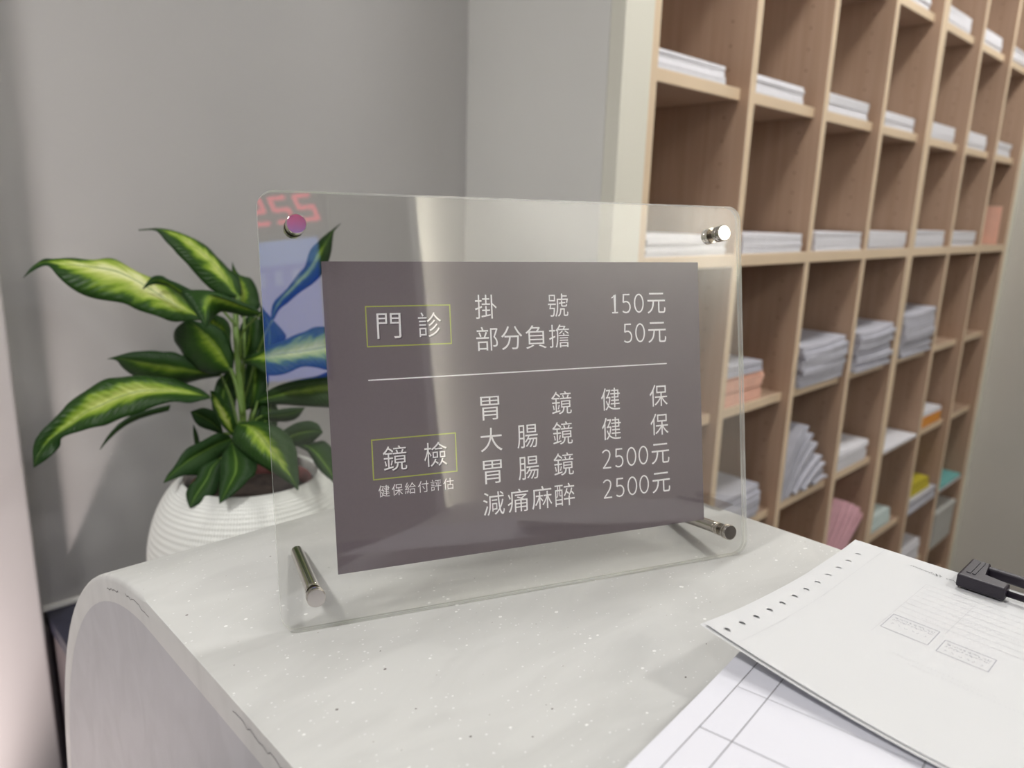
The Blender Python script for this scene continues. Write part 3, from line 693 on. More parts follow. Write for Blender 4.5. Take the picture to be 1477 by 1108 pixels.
# ------------------------------------------------------------------ pigeonhole cabinets
ROWS = [-1.191, -.906, -.562, -.218, .163, .525, .880, 1.235]      # undersides of shelves; .163 is the thick fixed one
DEP = .395
def cabinet(name, label, lefts, rbord, t_side, first_w):
    t = empty(name, (lefts[0], VC, FL)); tag(t, label, 'cabinet')
    x0, z0 = lefts[0], FL; H_ = 2.70
    def bd(nm, a, b, mt, par=None):
        bm = box(bmesh.new(), a, b, .0012, 1)
        bm.normal_update()
        for f in bm.faces: f.material_index = 1 if f.normal.y < -.7 else 0
        o = obj(nm, bm, [mt, M_EDGE], par or t); o.parent = par or t; return o
    X = lambda u: u - x0
    bd('side_panel', (0, 0, 0), (.024, DEP, H_), M_WOOD)
    bd('side_panel', (X(rbord), 0, 0), (X(rbord) + t_side, DEP, H_), M_WOOD)
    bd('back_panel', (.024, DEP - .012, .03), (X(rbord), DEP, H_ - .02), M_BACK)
    bd('fixed_shelf', (.0245, .0004, .163 - FL), (X(rbord) - .0005, DEP - .013, .191 - FL), M_WOODH)
    bd('base_plinth', (.0245, .03, .001), (X(rbord) - .0005, .05, .06), M_WOOD)
    bd('top_panel', (.0245, .0004, H_ - .03), (X(rbord) - .0005, DEP - .013, H_ - .005), M_WOODH)
    for u in lefts[1:]:
        for (a, b) in ((.06, .163 - FL), (.191 - FL, H_ - .031)):
            dv = bd('divider', (X(u), .0008, a + .0003), (X(u) + .024, DEP - .013, b - .0003), M_WOOD)
            bm = bmesh.new()
            zz = a + .05
            while zz < b - .04:
                ring = [bm.verts.new((X(u) - .0004, .059 + .0026 * math.cos(k * math.pi / 4), zz + .0026 * math.sin(k * math.pi / 4))) for k in range(8)]
                bm.faces.new(ring); zz += .05
            h = obj('peg_holes', bm, M_HOLE, dv); h['kind'] = 'stuff'
    cols = [(a + .024, b) for a, b in zip(lefts, lefts[1:] + [rbord])]
    for (a, b) in cols:
        for zr in ROWS:
            if abs(zr - .163) < .001: continue
            bd('shelf', (X(a) + .001, .024, zr - FL), (X(b) - .001, DEP - .014, zr + .025 - FL), M_WOODH)
    bm = bmesh.new(); zz = .1
    while zz < H_ - .05:
        if not (.12 < zz + FL < .22):
            ring = [bm.verts.new((X(rbord) - .0004, .059 + .0026 * math.cos(k * math.pi / 4), zz + .0026 * math.sin(k * math.pi / 4))) for k in range(8)]
            bm.faces.new(ring)
        zz += .05
    h = obj('peg_holes', bm, M_HOLE, t); h['kind'] = 'stuff'
    return cols
c1 = cabinet('pigeonhole_cabinet', 'maple pigeonhole cabinet nearer the counter, four columns of paper shelves', [.996, 1.362, 1.728, 2.100], 2.468, .024, 0)
c2 = cabinet('pigeonhole_cabinet', 'far maple pigeonhole cabinet of three columns next to the beige wall', [2.4935, 2.878, 3.255], 3.624, .036, 0)
COLS = c1 + c2
T_ = lambda r: (.191 if abs(ROWS[r] - .163) < .001 else ROWS[r] + .025) + .0003
ORD = ['first', 'second', 'third', 'fourth', 'fifth', 'sixth', 'seventh']
# white stacks: (column, row, u0, u1, setback, height, layers)
def stack(col, row, u0, u1, set_, h, lay, label, mt=None, jit=.002, dpt=.21, curl=0, sag=0, seed=0, group=None, name='paper_stack', cat='paper stack'):
    bm = bmesh.new(); rr = random.Random(100 * col + 10 * row + seed)
    v0 = VC + set_
    paper_block(bm, u0, v0, u1, v0 + dpt, T_(row), h, lay, jit, rr, curl, sag)
    o = obj(name, bm, mt or M_PAPER); tag(o, label, cat, group); return o
GU, GM, GT = 'white paper stacks on the upper shelf', 'white paper stacks on the thick middle shelf', 'white paper stacks on the top visible shelf'
for c, h, r_end in ((0, .036, .064), (1, .040, .062), (2, .046, .035), (3, .042, .035), (4, .050, .05), (5, .056, .04), (6, .052, .05)):
    a, b = COLS[c]; u1 = b - r_end + .0; stack(c, 5, max(a + .004, u1 - .297), u1, .027, h, 5, 'white paper stack on the upper shelf, in the %s column from the cream trim' % ORD[c], group=GU)
for c, h, r_end in ((0, .042, .037), (1, .046, .030), (2, .050, .022), (3, .052, .03), (4, .056, .06), (5, .054, .06)):
    a, b = COLS[c]; u1 = b - r_end; stack(c, 4, max(a + .004, u1 - .300), u1, .004, h, 6, 'white paper stack on the thick middle shelf, in the %s column from the cream trim' % ORD[c], group=GM)
for c, h in ((3, .055), (4, .05), (5, .05), (6, .05)):
    a, b = COLS[c]; u1 = b - .05; stack(c, 6, max(a + .004, u1 - .29), u1, .026, h, 5, 'white paper stack on the highest visible shelf, in the %s column from the cream trim' % ORD[c], group=GT)
# row C (index 3)
stack(1, 3, 1.392, 1.62, .03, .075, 6, 'salmon paper pile under a grey sheet, seen just through the acrylic edge', M_SALMON, .004)
bm = bmesh.new(); paper_block(bm, 1.392, VC + .03, 1.61, VC + .24, T_(3) + .0756, .028, 3, .003, random.Random(4)); tag(obj('paper_pile', bm, M_PAPERG), 'grey sheets lying on the salmon paper pile', 'paper pile')
GP = 'slumped white piles below the thick shelf'
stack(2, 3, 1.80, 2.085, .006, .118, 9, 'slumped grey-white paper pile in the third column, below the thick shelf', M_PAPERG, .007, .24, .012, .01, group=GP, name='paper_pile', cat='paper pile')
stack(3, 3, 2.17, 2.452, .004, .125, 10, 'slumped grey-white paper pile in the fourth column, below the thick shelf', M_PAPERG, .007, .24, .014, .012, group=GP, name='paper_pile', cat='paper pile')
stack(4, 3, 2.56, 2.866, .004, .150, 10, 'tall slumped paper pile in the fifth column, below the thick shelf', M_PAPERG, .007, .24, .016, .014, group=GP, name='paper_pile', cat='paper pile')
# row D (index 2)
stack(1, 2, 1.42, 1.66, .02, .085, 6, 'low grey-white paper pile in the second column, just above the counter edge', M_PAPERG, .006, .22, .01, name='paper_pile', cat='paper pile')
bm = bmesh.new(); rr = random.Random(11)
for i in range(11):      # leaning, fanned bundles
    a0 = i / 10; base = 1.765 + .022 * i; zb = T_(2); L = .27 - .018 * i if i > 1 else .25
    ang = math.radians(20 + 52 * (1 - a0) + rr.uniform(-5, 5)); th = .009
    n = 6; v0 = VC + .006 + rr.uniform(0, .02)
    prev = None
    px, pz = base, zb + .002 + .010 * a0; aa = ang
    path = [(px, pz)]
    for k in range(n): px += L / n * math.cos(aa); pz += L / n * math.sin(aa); aa -= math.radians(5); path.append((px, pz))
    lo = [(x, z) for x, z in path if x < 2.082]
    if len(lo) < 2: continue
    nx, nz = -math.sin(ang) * th, math.cos(ang) * th
    A = []
    for (x, z) in lo:
        A.append([bm.verts.new((x, v0, z)), bm.verts.new((max(1.758, x + nx), v0, z + nz)), bm.verts.new((max(1.758, x + nx), v0 + .24, z + nz)), bm.verts.new((x, v0 + .24, z))])
    for p_, q_ in zip(A[:-1], A[1:]):
        for k in range(4): bm.faces.new((p_[k], p_[(k + 1) % 4], q_[(k + 1) % 4], q_[k]))
    bm.faces.new(A[0]); bm.faces.new(A[-1])
tag(obj('paper_pile', bm, M_PAPERG), 'tall messy heap of crumpled white papers in the third column', 'paper pile')
t = stack(3, 2, 2.14, 2.425, .024, .070, 6, 'small white paper pile with dark print in the fourth column', M_PAPER, .005, .22, 0, .01, name='paper_pile', cat='paper pile')
stack(4, 2, 2.525, 2.862, .004, .012, 2, 'single thin sheet bundle lying flat in the fifth column', M_PAPER, .003, .30, name='paper_pile', cat='paper pile')
o = obj('storage_tray', B((2.93, VC + .028, T_(2)), (3.225, VC + .25, T_(2) + .046), .004), M_ORANGE); tag(o, 'bright orange tray under white papers in the sixth column', 'tray')
bm = bmesh.new(); paper_block(bm, 2.935, VC + .03, 3.215, VC + .24, T_(2) + .0464, .018, 3, .003, random.Random(8)); tag(obj('paper_stack', bm, M_PAPER), 'white papers lying on the orange tray', 'paper stack')
# row E (index 1)
bm = bmesh.new(); rr = random.Random(2)
for i in range(5):
    a = math.radians(62 - 7 * i); x = 2.15 + i * .045; th = .016; L = .24 - .012 * i
    dx, dz = math.cos(a) * L, math.sin(a) * L; nx, nz = -math.sin(a) * th, math.cos(a) * th
    q = [(x, T_(1) + .016), (x + dx, T_(1) + .016 + dz), (x + dx + nx, T_(1) + .016 + dz + nz), (x + nx, T_(1) + .016 + nz)]
    A = [bm.verts.new((X_, VC + .02, Z_)) for X_, Z_ in q]; D = [bm.verts.new((X_, VC + .22, Z_)) for X_, Z_ in q]
    bm.faces.new(A); bm.faces.new(D)
    for k in range(4): bm.faces.new((A[k], A[(k + 1) % 4], D[(k + 1) % 4], D[k]))
tag(obj('paper_bundle', bm, M_PINK), 'leaning bundle of pink papers in the fourth column, low down', 'paper bundle')
stack(4, 1, 2.53, 2.79, .03, .06, 5, 'pale mint paper stack in the fifth column, low down', M_MINT, .003)
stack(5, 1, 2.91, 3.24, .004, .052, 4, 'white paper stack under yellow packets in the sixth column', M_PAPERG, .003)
bm = bmesh.new(); paper_block(bm, 2.93, VC + .02, 3.2, VC + .2, T_(1) + .0526, .045, 3, .006, random.Random(3), 0, -.02); tag(obj('packet', bm, M_YELLOW), 'yellow packets lying on the white stack in the sixth column', 'packets')
stack(6, 1, 3.30, 3.612, .004, .010, 1, 'thin white paper bundle under the teal folder', M_PAPER, .002)
o = obj('folder', B((3.31, VC + .006, T_(1) + .0106), (3.60, VC + .25, T_(1) + .024), .002), M_TEAL); tag(o, 'teal folder lying flat in the seventh column', 'folder')
bm = bmesh.new(); box(bm, (3.345, VC + .01, T_(0)), (3.608, VC + .30, T_(0) + .165), .003); o = obj('carton', bm, M_BOX)
tag(o, 'grey-white lidded carton at the bottom of the seventh column', 'box')
obj('lid', B((3.341, VC + .006, T_(0) + .150), (3.612, VC + .304, T_(0) + .175), .003), M_BOX, o)
stack(5, 0, 2.95, 3.20, .02, .10, 4, 'white papers at the bottom of the sixth column', M_PAPER, .004, name='paper_pile', cat='paper pile')
o = obj('peach_sheet', B((3.575, VC + .02, T_(4)), (3.582, VC + .22, T_(4) + .16), .001), M_SALMON); o.rotation_euler = (0, 0, 0)  # thin upright peach-coloured sheet
tag(o, 'thin peach sheet standing upright on the thick shelf in the seventh column', 'peach_sheet')

# ------------------------------------------------------------------ planter and plant
PC = (0.252, 0.600); PB = -0.384
plant = tag(empty('potted_plant', (PC[0], PC[1], PB)), 'variegated dumb cane in a round white ribbed planter by the grey wall', 'potted plant')
HP = .268
prof = [(.070, 0), (.082, .004), (.105, .022), (.128, .055), (.143, .095), (.149, .135), (.147, .175), (.136, .215), (.120, .245), (.104, HP - .006), (.100, HP - .001), (.097, HP), (.094, HP - .003), (.098, HP - .02), (.108, HP - .06)]
PR = [Vector((r, h, 0)) for r, h in prof]; PR = catmull(PR, 4)
n = 96; me = bpy.data.meshes.new('planter'); V = []; F = []; UV = []
for i, p in enumerate(PR):
    for k in range(n): a = 2 * math.pi * k / n; V.append((p.x * math.cos(a), p.x * math.sin(a), p.y))
for i in range(len(PR) - 1):
    for k in range(n):
        F.append((i * n + k, i * n + (k + 1) % n, (i + 1) * n + (k + 1) % n, (i + 1) * n + k))
        UV += [(k / n, i / len(PR)), ((k + 1) / n, i / len(PR)), ((k + 1) / n, (i + 1) / len(PR)), (k / n, (i + 1) / len(PR))]
F.append(tuple(range(n))); UV += [(0, 0)] * n
me.from_pydata(V, [], F); uvl = me.uv_layers.new(name='UVMap')
for i, q in enumerate(UV): uvl.data[i].uv = q
for p in me.polygons: p.use_smooth = True
me.materials.append(M_POT); link(bpy.data.objects.new('planter', me), plant)
bm = lathe([(.060, .09), (.082, HP - .02), (.086, HP - .018), (.086, HP - .012), (.080, HP - .012), (.077, HP - .03)], 48, False)
obj('nursery_pot', bm, M_INNER, plant, True)
bm = bmesh.new(); bmesh.ops.create_circle(bm, cap_ends=True, segments=40, radius=.079)
bmesh.ops.subdivide_edges(bm, edges=bm.edges, cuts=1)
for v in bm.verts: v.co.z = HP - .030 + .004 * noise.noise(v.co * 60)
obj('soil', bm, M_SOIL, plant)
LEAVES = [
(0.75,[[[0.2361,0.6865,0.1027],[0.2379,0.6904,0.1062],[0.2331,0.6844,0.1011]],[[0.2224,0.6898,0.1085],[0.2293,0.6999,0.1223],[0.222,0.6765,0.1045]],[[0.2039,0.6995,0.12],[0.2127,0.7167,0.14],[0.1986,0.6804,0.1045]],[[0.1866,0.7087,0.1332],[0.1962,0.7312,0.1558],[0.178,0.6843,0.1076]],[[0.1616,0.7285,0.1556],[0.1747,0.7462,0.1645],[0.1465,0.7045,0.1224]],[[0.1426,0.7391,0.1684],[0.1557,0.758,0.1773],[0.1279,0.7126,0.1315]],[[0.1278,0.7438,0.1754],[0.1356,0.7682,0.1896],[0.1015,0.7299,0.1381]],[[0.1037,0.7568,0.18],[0.1112,0.7757,0.1881],[0.0803,0.7452,0.1473]],[[0.0772,0.7714,0.1826],[0.0847,0.7848,0.1906],[0.0646,0.7604,0.1667]],[[0.0595,0.7776,0.1854],[0.0663,0.7835,0.1901],[0.0566,0.7675,0.1796]],[[0.0491,0.7759,0.1858],[0.0516,0.7778,0.1899],[0.05,0.7706,0.1815]],[[0.0363,0.7735,0.177],[0.0378,0.7807,0.1773],[0.0353,0.7655,0.1758]],[[0.0247,0.7694,0.1666],[0.0247,0.7694,0.1666],[0.0247,0.7694,0.1666]]]),
(0.5,[[[0.2837,0.6798,0.1357],[0.2878,0.6815,0.1395],[0.2797,0.6808,0.1337]],[[0.2766,0.6868,0.1458],[0.2897,0.6946,0.1633],[0.2633,0.6894,0.1369]],[[0.2643,0.705,0.1749],[0.2822,0.7106,0.1749],[0.2459,0.7033,0.1499]],[[0.254,0.7171,0.1908],[0.274,0.7247,0.1888],[0.2319,0.7188,0.1728]],[[0.2445,0.7274,0.2037],[0.266,0.7344,0.2019],[0.2232,0.7282,0.1867]],[[0.232,0.7405,0.2164],[0.253,0.7447,0.215],[0.2146,0.74,0.2014]],[[0.2189,0.7528,0.225],[0.2349,0.7551,0.2244],[0.2076,0.7512,0.214]],[[0.2083,0.7615,0.2297],[0.2167,0.7622,0.2313],[0.2016,0.7628,0.2266]],[[0.196,0.771,0.2318],[0.1976,0.7697,0.2329],[0.1957,0.7707,0.2303]],[[0.1801,0.7825,0.2298],[0.1801,0.7826,0.2303],[0.18,0.7824,0.2293]]]),
(0.35,[[[0.2885,0.6796,0.1058],[0.2858,0.6837,0.1034],[0.2944,0.6783,0.1055]],[[0.2893,0.6843,0.1222],[0.2832,0.7,0.123],[0.3128,0.6785,0.1159]],[[0.2907,0.6879,0.1376],[0.2856,0.7079,0.1412],[0.3177,0.6871,0.1308]],[[0.291,0.692,0.1509],[0.2871,0.7117,0.1578],[0.3167,0.6928,0.1464]],[[0.2887,0.6976,0.161],[0.2868,0.7108,0.1684],[0.3089,0.6961,0.1614]],[[0.2874,0.7029,0.1733],[0.2854,0.7068,0.1751],[0.2927,0.6986,0.1671]],[[0.2868,0.7074,0.1855],[0.2868,0.7074,0.1855],[0.2868,0.7074,0.1855]]]),
(0.2,[[[0.2245,0.6653,0.1346],[0.2265,0.6646,0.1385],[0.2225,0.6684,0.1314]],[[0.2132,0.6734,0.1404],[0.216,0.6722,0.1453],[0.2123,0.6822,0.1355]],[[0.2,0.6839,0.148],[0.2039,0.6824,0.1549],[0.2003,0.696,0.1438]],[[0.1881,0.6941,0.1585],[0.1875,0.6966,0.1643],[0.1902,0.7038,0.1526]],[[0.1769,0.7018,0.1633],[0.1785,0.7023,0.1696],[0.1768,0.7087,0.1567]],[[0.1662,0.7068,0.1613],[0.1675,0.707,0.1662],[0.1658,0.707,0.1564]],[[0.1557,0.7087,0.1509],[0.1557,0.7087,0.1509],[0.1557,0.7087,0.1509]]]),
(0.3,[[[0.2715,0.5867,0.1215],[0.2725,0.5864,0.1234],[0.2712,0.5907,0.119]],[[0.2584,0.5928,0.1286],[0.2605,0.5924,0.1334],[0.2562,0.6072,0.1176]],[[0.2441,0.6003,0.1365],[0.2467,0.5991,0.1403],[0.2439,0.62,0.1215]],[[0.2305,0.6068,0.1434],[0.2324,0.6062,0.1472],[0.2312,0.6277,0.1224]],[[0.2181,0.6113,0.1475],[0.2155,0.6159,0.1539],[0.221,0.6255,0.1166]],[[0.2089,0.6105,0.1453],[0.1987,0.6237,0.1554],[0.2135,0.617,0.1143]],[[0.2024,0.6051,0.1367],[0.1811,0.6315,0.1542],[0.2056,0.605,0.1126]],[[0.1984,0.5967,0.1266],[0.1828,0.6164,0.1405],[0.199,0.5913,0.112]],[[0.1932,0.5868,0.1084],[0.1932,0.5868,0.1084],[0.1932,0.5868,0.1084]]]),
(0.3,[[[0.2507,0.648,0.0287],[0.2503,0.6545,0.0265],[0.2533,0.6487,0.0314]],[[0.2447,0.6535,0.0463],[0.2326,0.6831,0.0215],[0.258,0.6516,0.0535]],[[0.2368,0.6614,0.0657],[0.2181,0.7076,0.0319],[0.2543,0.66,0.0735]],[[0.2287,0.6672,0.0781],[0.2079,0.721,0.05],[0.2497,0.6643,0.0879]],[[0.2218,0.6711,0.0884],[0.1991,0.7234,0.0696],[0.2404,0.6679,0.0965]],[[0.216,0.673,0.0958],[0.195,0.7115,0.0863],[0.2274,0.6705,0.1003]],[[0.2081,0.677,0.1031],[0.198,0.6872,0.1016],[0.2148,0.6712,0.1043]],[[0.204,0.676,0.1066],[0.204,0.676,0.1066],[0.204,0.676,0.1066]]]),
(0.55,[[[0.2658,0.6825,0.0476],[0.2646,0.6851,0.0451],[0.269,0.6822,0.0494]],[[0.2606,0.6888,0.0601],[0.2533,0.705,0.0551],[0.2713,0.6922,0.0692]],[[0.2565,0.6947,0.0746],[0.2482,0.7143,0.0661],[0.2738,0.6958,0.0857]],[[0.2517,0.7012,0.089],[0.2448,0.7167,0.0811],[0.2687,0.6995,0.0995]],[[0.248,0.706,0.1014],[0.2448,0.7114,0.0989],[0.2566,0.7028,0.1075]],[[0.2457,0.7088,0.1118],[0.2457,0.7088,0.1118],[0.2457,0.7088,0.1118]]]),
(0.25,[[[0.2503,0.688,0.0183],[0.2524,0.6873,0.0225],[0.2502,0.6934,0.0141]],[[0.2354,0.6978,0.0206],[0.2368,0.6998,0.0309],[0.2408,0.7128,0.0096]],[[0.2148,0.7138,0.0248],[0.218,0.7164,0.0422],[0.2217,0.736,0.0013]],[[0.1959,0.7282,0.0289],[0.2011,0.7301,0.0504],[0.1986,0.757,-0.005]],[[0.1763,0.7431,0.033],[0.1828,0.7432,0.0525],[0.1743,0.7749,-0.0006]],[[0.1583,0.7566,0.0372],[0.1613,0.7588,0.0529],[0.1574,0.7796,0.0085]],[[0.1412,0.7691,0.0413],[0.1431,0.77,0.0494],[0.1407,0.7812,0.0266]],[[0.1305,0.7746,0.0427],[0.1317,0.7745,0.0458],[0.1308,0.7733,0.0397]],[[0.1203,0.7789,0.0421],[0.1203,0.7789,0.0421],[0.1203,0.7789,0.0421]]]),
(0.55,[[[0.2066,0.6248,0.002],[0.2075,0.6267,0.0035],[0.2052,0.6214,0.0008]],[[0.1953,0.6304,0.0056],[0.1993,0.6345,0.0123],[0.1926,0.6195,0.0002]],[[0.1853,0.6343,0.0084],[0.1885,0.6436,0.0183],[0.176,0.6219,-0.0018]],[[0.1642,0.6492,0.0112],[0.1696,0.6609,0.0273],[0.1538,0.6327,0.0015]],[[0.1324,0.6736,0.012],[0.1405,0.6854,0.0307],[0.1248,0.647,-0.0097]],[[0.1043,0.6911,0.0022],[0.1113,0.7072,0.0286],[0.1017,0.6583,-0.0182]],[[0.0863,0.699,-0.0067],[0.0959,0.7141,0.0249],[0.0829,0.6679,-0.0259]],[[0.0684,0.7069,-0.0154],[0.0767,0.7215,0.0142],[0.072,0.6732,-0.0291]],[[0.0514,0.7124,-0.0286],[0.056,0.7276,-0.0019],[0.0565,0.6841,-0.0338]],[[0.037,0.7165,-0.0389],[0.0436,0.7267,-0.0126],[0.0485,0.6901,-0.0367]],[[0.0249,0.7186,-0.048],[0.0305,0.7256,-0.024],[0.0345,0.7012,-0.0446]],[[0.0142,0.7192,-0.0579],[0.0142,0.726,-0.0398],[0.0303,0.7022,-0.0568]],[[0.0068,0.7163,-0.0685],[0.0048,0.7263,-0.0568],[0.0138,0.7005,-0.0697]],[[-0.0004,0.712,-0.0825],[-0.0004,0.712,-0.0825],[-0.0004,0.712,-0.0825]]]),
(0.0,[[[0.1876,0.7319,-0.0334],[0.1889,0.7319,-0.0293],[0.1867,0.7334,-0.038]],[[0.1617,0.7462,-0.0399],[0.1631,0.7463,-0.0357],[0.1619,0.7544,-0.0472]],[[0.1396,0.7564,-0.0481],[0.1394,0.7579,-0.0441],[0.1436,0.7646,-0.0551]],[[0.1226,0.7607,-0.0591],[0.1215,0.7627,-0.0561],[0.1268,0.7665,-0.0634]],[[0.1066,0.7628,-0.0739],[0.1061,0.7639,-0.0719],[0.1085,0.7635,-0.0755]],[[0.0936,0.7617,-0.0894],[0.0936,0.7617,-0.0894],[0.0936,0.7617,-0.0894]]]),
(0.3,[[[0.3052,0.6204,0.1056],[0.3044,0.6233,0.1053],[0.3084,0.6201,0.1074]],[[0.3094,0.6185,0.122],[0.3077,0.6273,0.1212],[0.3161,0.6189,0.1205]],[[0.3179,0.6122,0.1376],[0.3139,0.6264,0.1343],[0.3268,0.6128,0.1308]],[[0.3328,0.601,0.1574],[0.3288,0.6171,0.152],[0.343,0.6018,0.1476]],[[0.3467,0.5902,0.175],[0.3418,0.6084,0.1727],[0.3571,0.5895,0.1604]],[[0.3568,0.5829,0.1925],[0.3491,0.6002,0.1843],[0.3698,0.5785,0.1792]],[[0.3645,0.5776,0.2087],[0.3559,0.5947,0.2079],[0.3749,0.5726,0.1968]],[[0.3721,0.5721,0.224],[0.3639,0.5837,0.2224],[0.3773,0.568,0.2141]],[[0.3784,0.5668,0.2361],[0.3723,0.5721,0.2344],[0.38,0.5656,0.2372]],[[0.387,0.5594,0.2488],[0.387,0.5594,0.2488],[0.387,0.5594,0.2488]]]),
(0.0,[[[0.3044,0.643,0.041],[0.3011,0.6479,0.0395],[0.3093,0.6414,0.0439]],[[0.3081,0.6422,0.0569],[0.3001,0.6583,0.053],[0.3241,0.6377,0.0612]],[[0.3106,0.6432,0.0747],[0.3023,0.6636,0.0703],[0.3336,0.635,0.0758]],[[0.3114,0.6455,0.0913],[0.3049,0.6647,0.0893],[0.3297,0.6397,0.0862]],[[0.3096,0.6496,0.1058],[0.305,0.663,0.1055],[0.3196,0.6476,0.102]],[[0.3066,0.6538,0.1171],[0.305,0.6572,0.1179],[0.3099,0.6515,0.115]],[[0.3042,0.6569,0.1264],[0.3042,0.6569,0.1264],[0.3042,0.6569,0.1264]]]),
(0.6,[[[0.2623,0.6289,0.0483],[0.2627,0.6295,0.0513],[0.2604,0.6252,0.045]],[[0.2745,0.6137,0.0525],[0.2773,0.6139,0.0615],[0.2683,0.6015,0.0419]],[[0.2868,0.5987,0.0577],[0.2888,0.6013,0.0715],[0.2744,0.58,0.0337]],[[0.3018,0.5808,0.062],[0.3069,0.5826,0.0828],[0.2888,0.5575,0.0369]],[[0.3189,0.5609,0.0664],[0.3242,0.5647,0.0939],[0.3041,0.5408,0.048]],[[0.3345,0.5426,0.0716],[0.3366,0.5505,0.1018],[0.3201,0.5242,0.0489]],[[0.353,0.5217,0.077],[0.3566,0.5266,0.1023],[0.3393,0.506,0.0436]],[[0.3687,0.5008,0.0745],[0.3719,0.5035,0.092],[0.3605,0.4922,0.0494]],[[0.3801,0.4826,0.067],[0.3827,0.4827,0.0748],[0.3778,0.481,0.0553]],[[0.3909,0.4637,0.0557],[0.3909,0.4637,0.0557],[0.3909,0.4637,0.0557]]]),
(0.25,[[[0.2817,0.6317,-0.0165],[0.2816,0.6332,-0.0124],[0.2818,0.63,-0.0215]],[[0.295,0.6174,-0.0102],[0.2984,0.6185,0.0031],[0.2927,0.616,-0.0214]],[[0.3112,0.6002,-0.0037],[0.3166,0.6006,0.0136],[0.3074,0.5985,-0.0201]],[[0.3279,0.5822,0.0017],[0.3327,0.5835,0.02],[0.3225,0.5801,-0.0207]],[[0.3446,0.5642,0.007],[0.3471,0.5677,0.0252],[0.3385,0.5611,-0.0204]],[[0.3598,0.5462,0.0083],[0.3658,0.5491,0.0346],[0.3543,0.5423,-0.02]],[[0.3768,0.5256,0.0067],[0.3813,0.5283,0.0279],[0.3713,0.5234,-0.0165]],[[0.3894,0.5079,0.0009],[0.3926,0.5088,0.013],[0.3865,0.5074,-0.0092]],[[0.4016,0.4897,-0.0079],[0.4016,0.4897,-0.0079],[0.4016,0.4897,-0.0079]]]),
(0.05,[[[0.2745,0.6046,-0.0331],[0.2766,0.604,-0.029],[0.2746,0.6053,-0.0375]],[[0.2872,0.5926,-0.0326],[0.2891,0.5934,-0.0245],[0.2905,0.5981,-0.043]],[[0.3001,0.5808,-0.03],[0.3014,0.5826,-0.021],[0.306,0.5846,-0.0427]],[[0.3102,0.5722,-0.0266],[0.3104,0.5742,-0.0196],[0.3147,0.5707,-0.0346]],[[0.3223,0.5629,-0.0191],[0.3223,0.5629,-0.0191],[0.3223,0.5629,-0.0191]]]),
(0.1,[[[0.275,0.5647,-0.0662],[0.2744,0.5672,-0.0603],[0.2763,0.5636,-0.0725]],[[0.2844,0.5527,-0.0576],[0.2848,0.5565,-0.045],[0.2893,0.5547,-0.0697]],[[0.2952,0.5393,-0.0491],[0.2974,0.5423,-0.0335],[0.3015,0.5404,-0.0706]],[[0.3039,0.5266,-0.0445],[0.309,0.5268,-0.0289],[0.3087,0.5267,-0.0644]],[[0.3115,0.5144,-0.042],[0.3157,0.5135,-0.0322],[0.3133,0.5123,-0.0522]],[[0.3172,0.503,-0.0424],[0.3172,0.503,-0.0424],[0.3172,0.503,-0.0424]]]),
(0.1,[[[0.2998,0.541,-0.0652],[0.2978,0.5416,-0.0691],[0.3045,0.5413,-0.064]],[[0.3056,0.5273,-0.0681],[0.304,0.5268,-0.074],[0.3187,0.5347,-0.0652]],[[0.3105,0.5127,-0.0759],[0.3054,0.5158,-0.0819],[0.3311,0.5244,-0.064]],[[0.3148,0.4974,-0.0884],[0.3064,0.5044,-0.0917],[0.3356,0.5092,-0.0738]],[[0.3176,0.4837,-0.0999],[0.3097,0.4912,-0.1003],[0.3323,0.4925,-0.0846]],[[0.3193,0.4718,-0.1094],[0.314,0.4778,-0.1068],[0.3243,0.4741,-0.0966]],[[0.3195,0.4614,-0.1189],[0.3195,0.4614,-0.1189],[0.3195,0.4614,-0.1189]]]),
(0.4,[[[0.2233,0.5699,-0.0286],[0.22,0.5719,-0.0325],[0.2265,0.5678,-0.0256]],[[0.23,0.5538,-0.029],[0.2122,0.5668,-0.0419],[0.2407,0.5457,-0.022]],[[0.2348,0.5385,-0.0323],[0.2098,0.556,-0.0529],[0.2504,0.526,-0.0242]],[[0.2373,0.5236,-0.0412],[0.2141,0.54,-0.0597],[0.2571,0.5089,-0.0274]],[[0.2389,0.5093,-0.0509],[0.2195,0.5225,-0.0682],[0.2624,0.4905,-0.0389]],[[0.2402,0.4963,-0.0576],[0.2276,0.5027,-0.0755],[0.2617,0.4782,-0.0495]],[[0.2425,0.4817,-0.0661],[0.2337,0.4854,-0.0809],[0.2581,0.4669,-0.0654]],[[0.2444,0.4668,-0.0771],[0.2391,0.4689,-0.0863],[0.2534,0.4573,-0.0794]],[[0.245,0.4534,-0.0871],[0.2426,0.4548,-0.0899],[0.2489,0.4494,-0.0878]],[[0.244,0.4425,-0.0943],[0.244,0.4425,-0.0943],[0.244,0.4425,-0.0943]]]),
(0.1,[[[0.2132,0.5709,-0.0554],[0.21,0.5731,-0.0583],[0.2168,0.5676,-0.0552]],[[0.2098,0.5573,-0.0633],[0.1983,0.5675,-0.0666],[0.2221,0.545,-0.0647]],[[0.2061,0.5435,-0.073],[0.1887,0.5582,-0.0792],[0.2261,0.5243,-0.0721]],[[0.1994,0.532,-0.0843],[0.1826,0.5456,-0.0923],[0.2192,0.513,-0.0835]],[[0.1888,0.5245,-0.0946],[0.1776,0.5344,-0.0978],[0.2054,0.5095,-0.0912]],[[0.1777,0.5177,-0.1046],[0.1715,0.5233,-0.1058],[0.1878,0.5083,-0.1033]],[[0.1667,0.5109,-0.1144],[0.1667,0.5109,-0.1144],[0.1667,0.5109,-0.1144]]]),
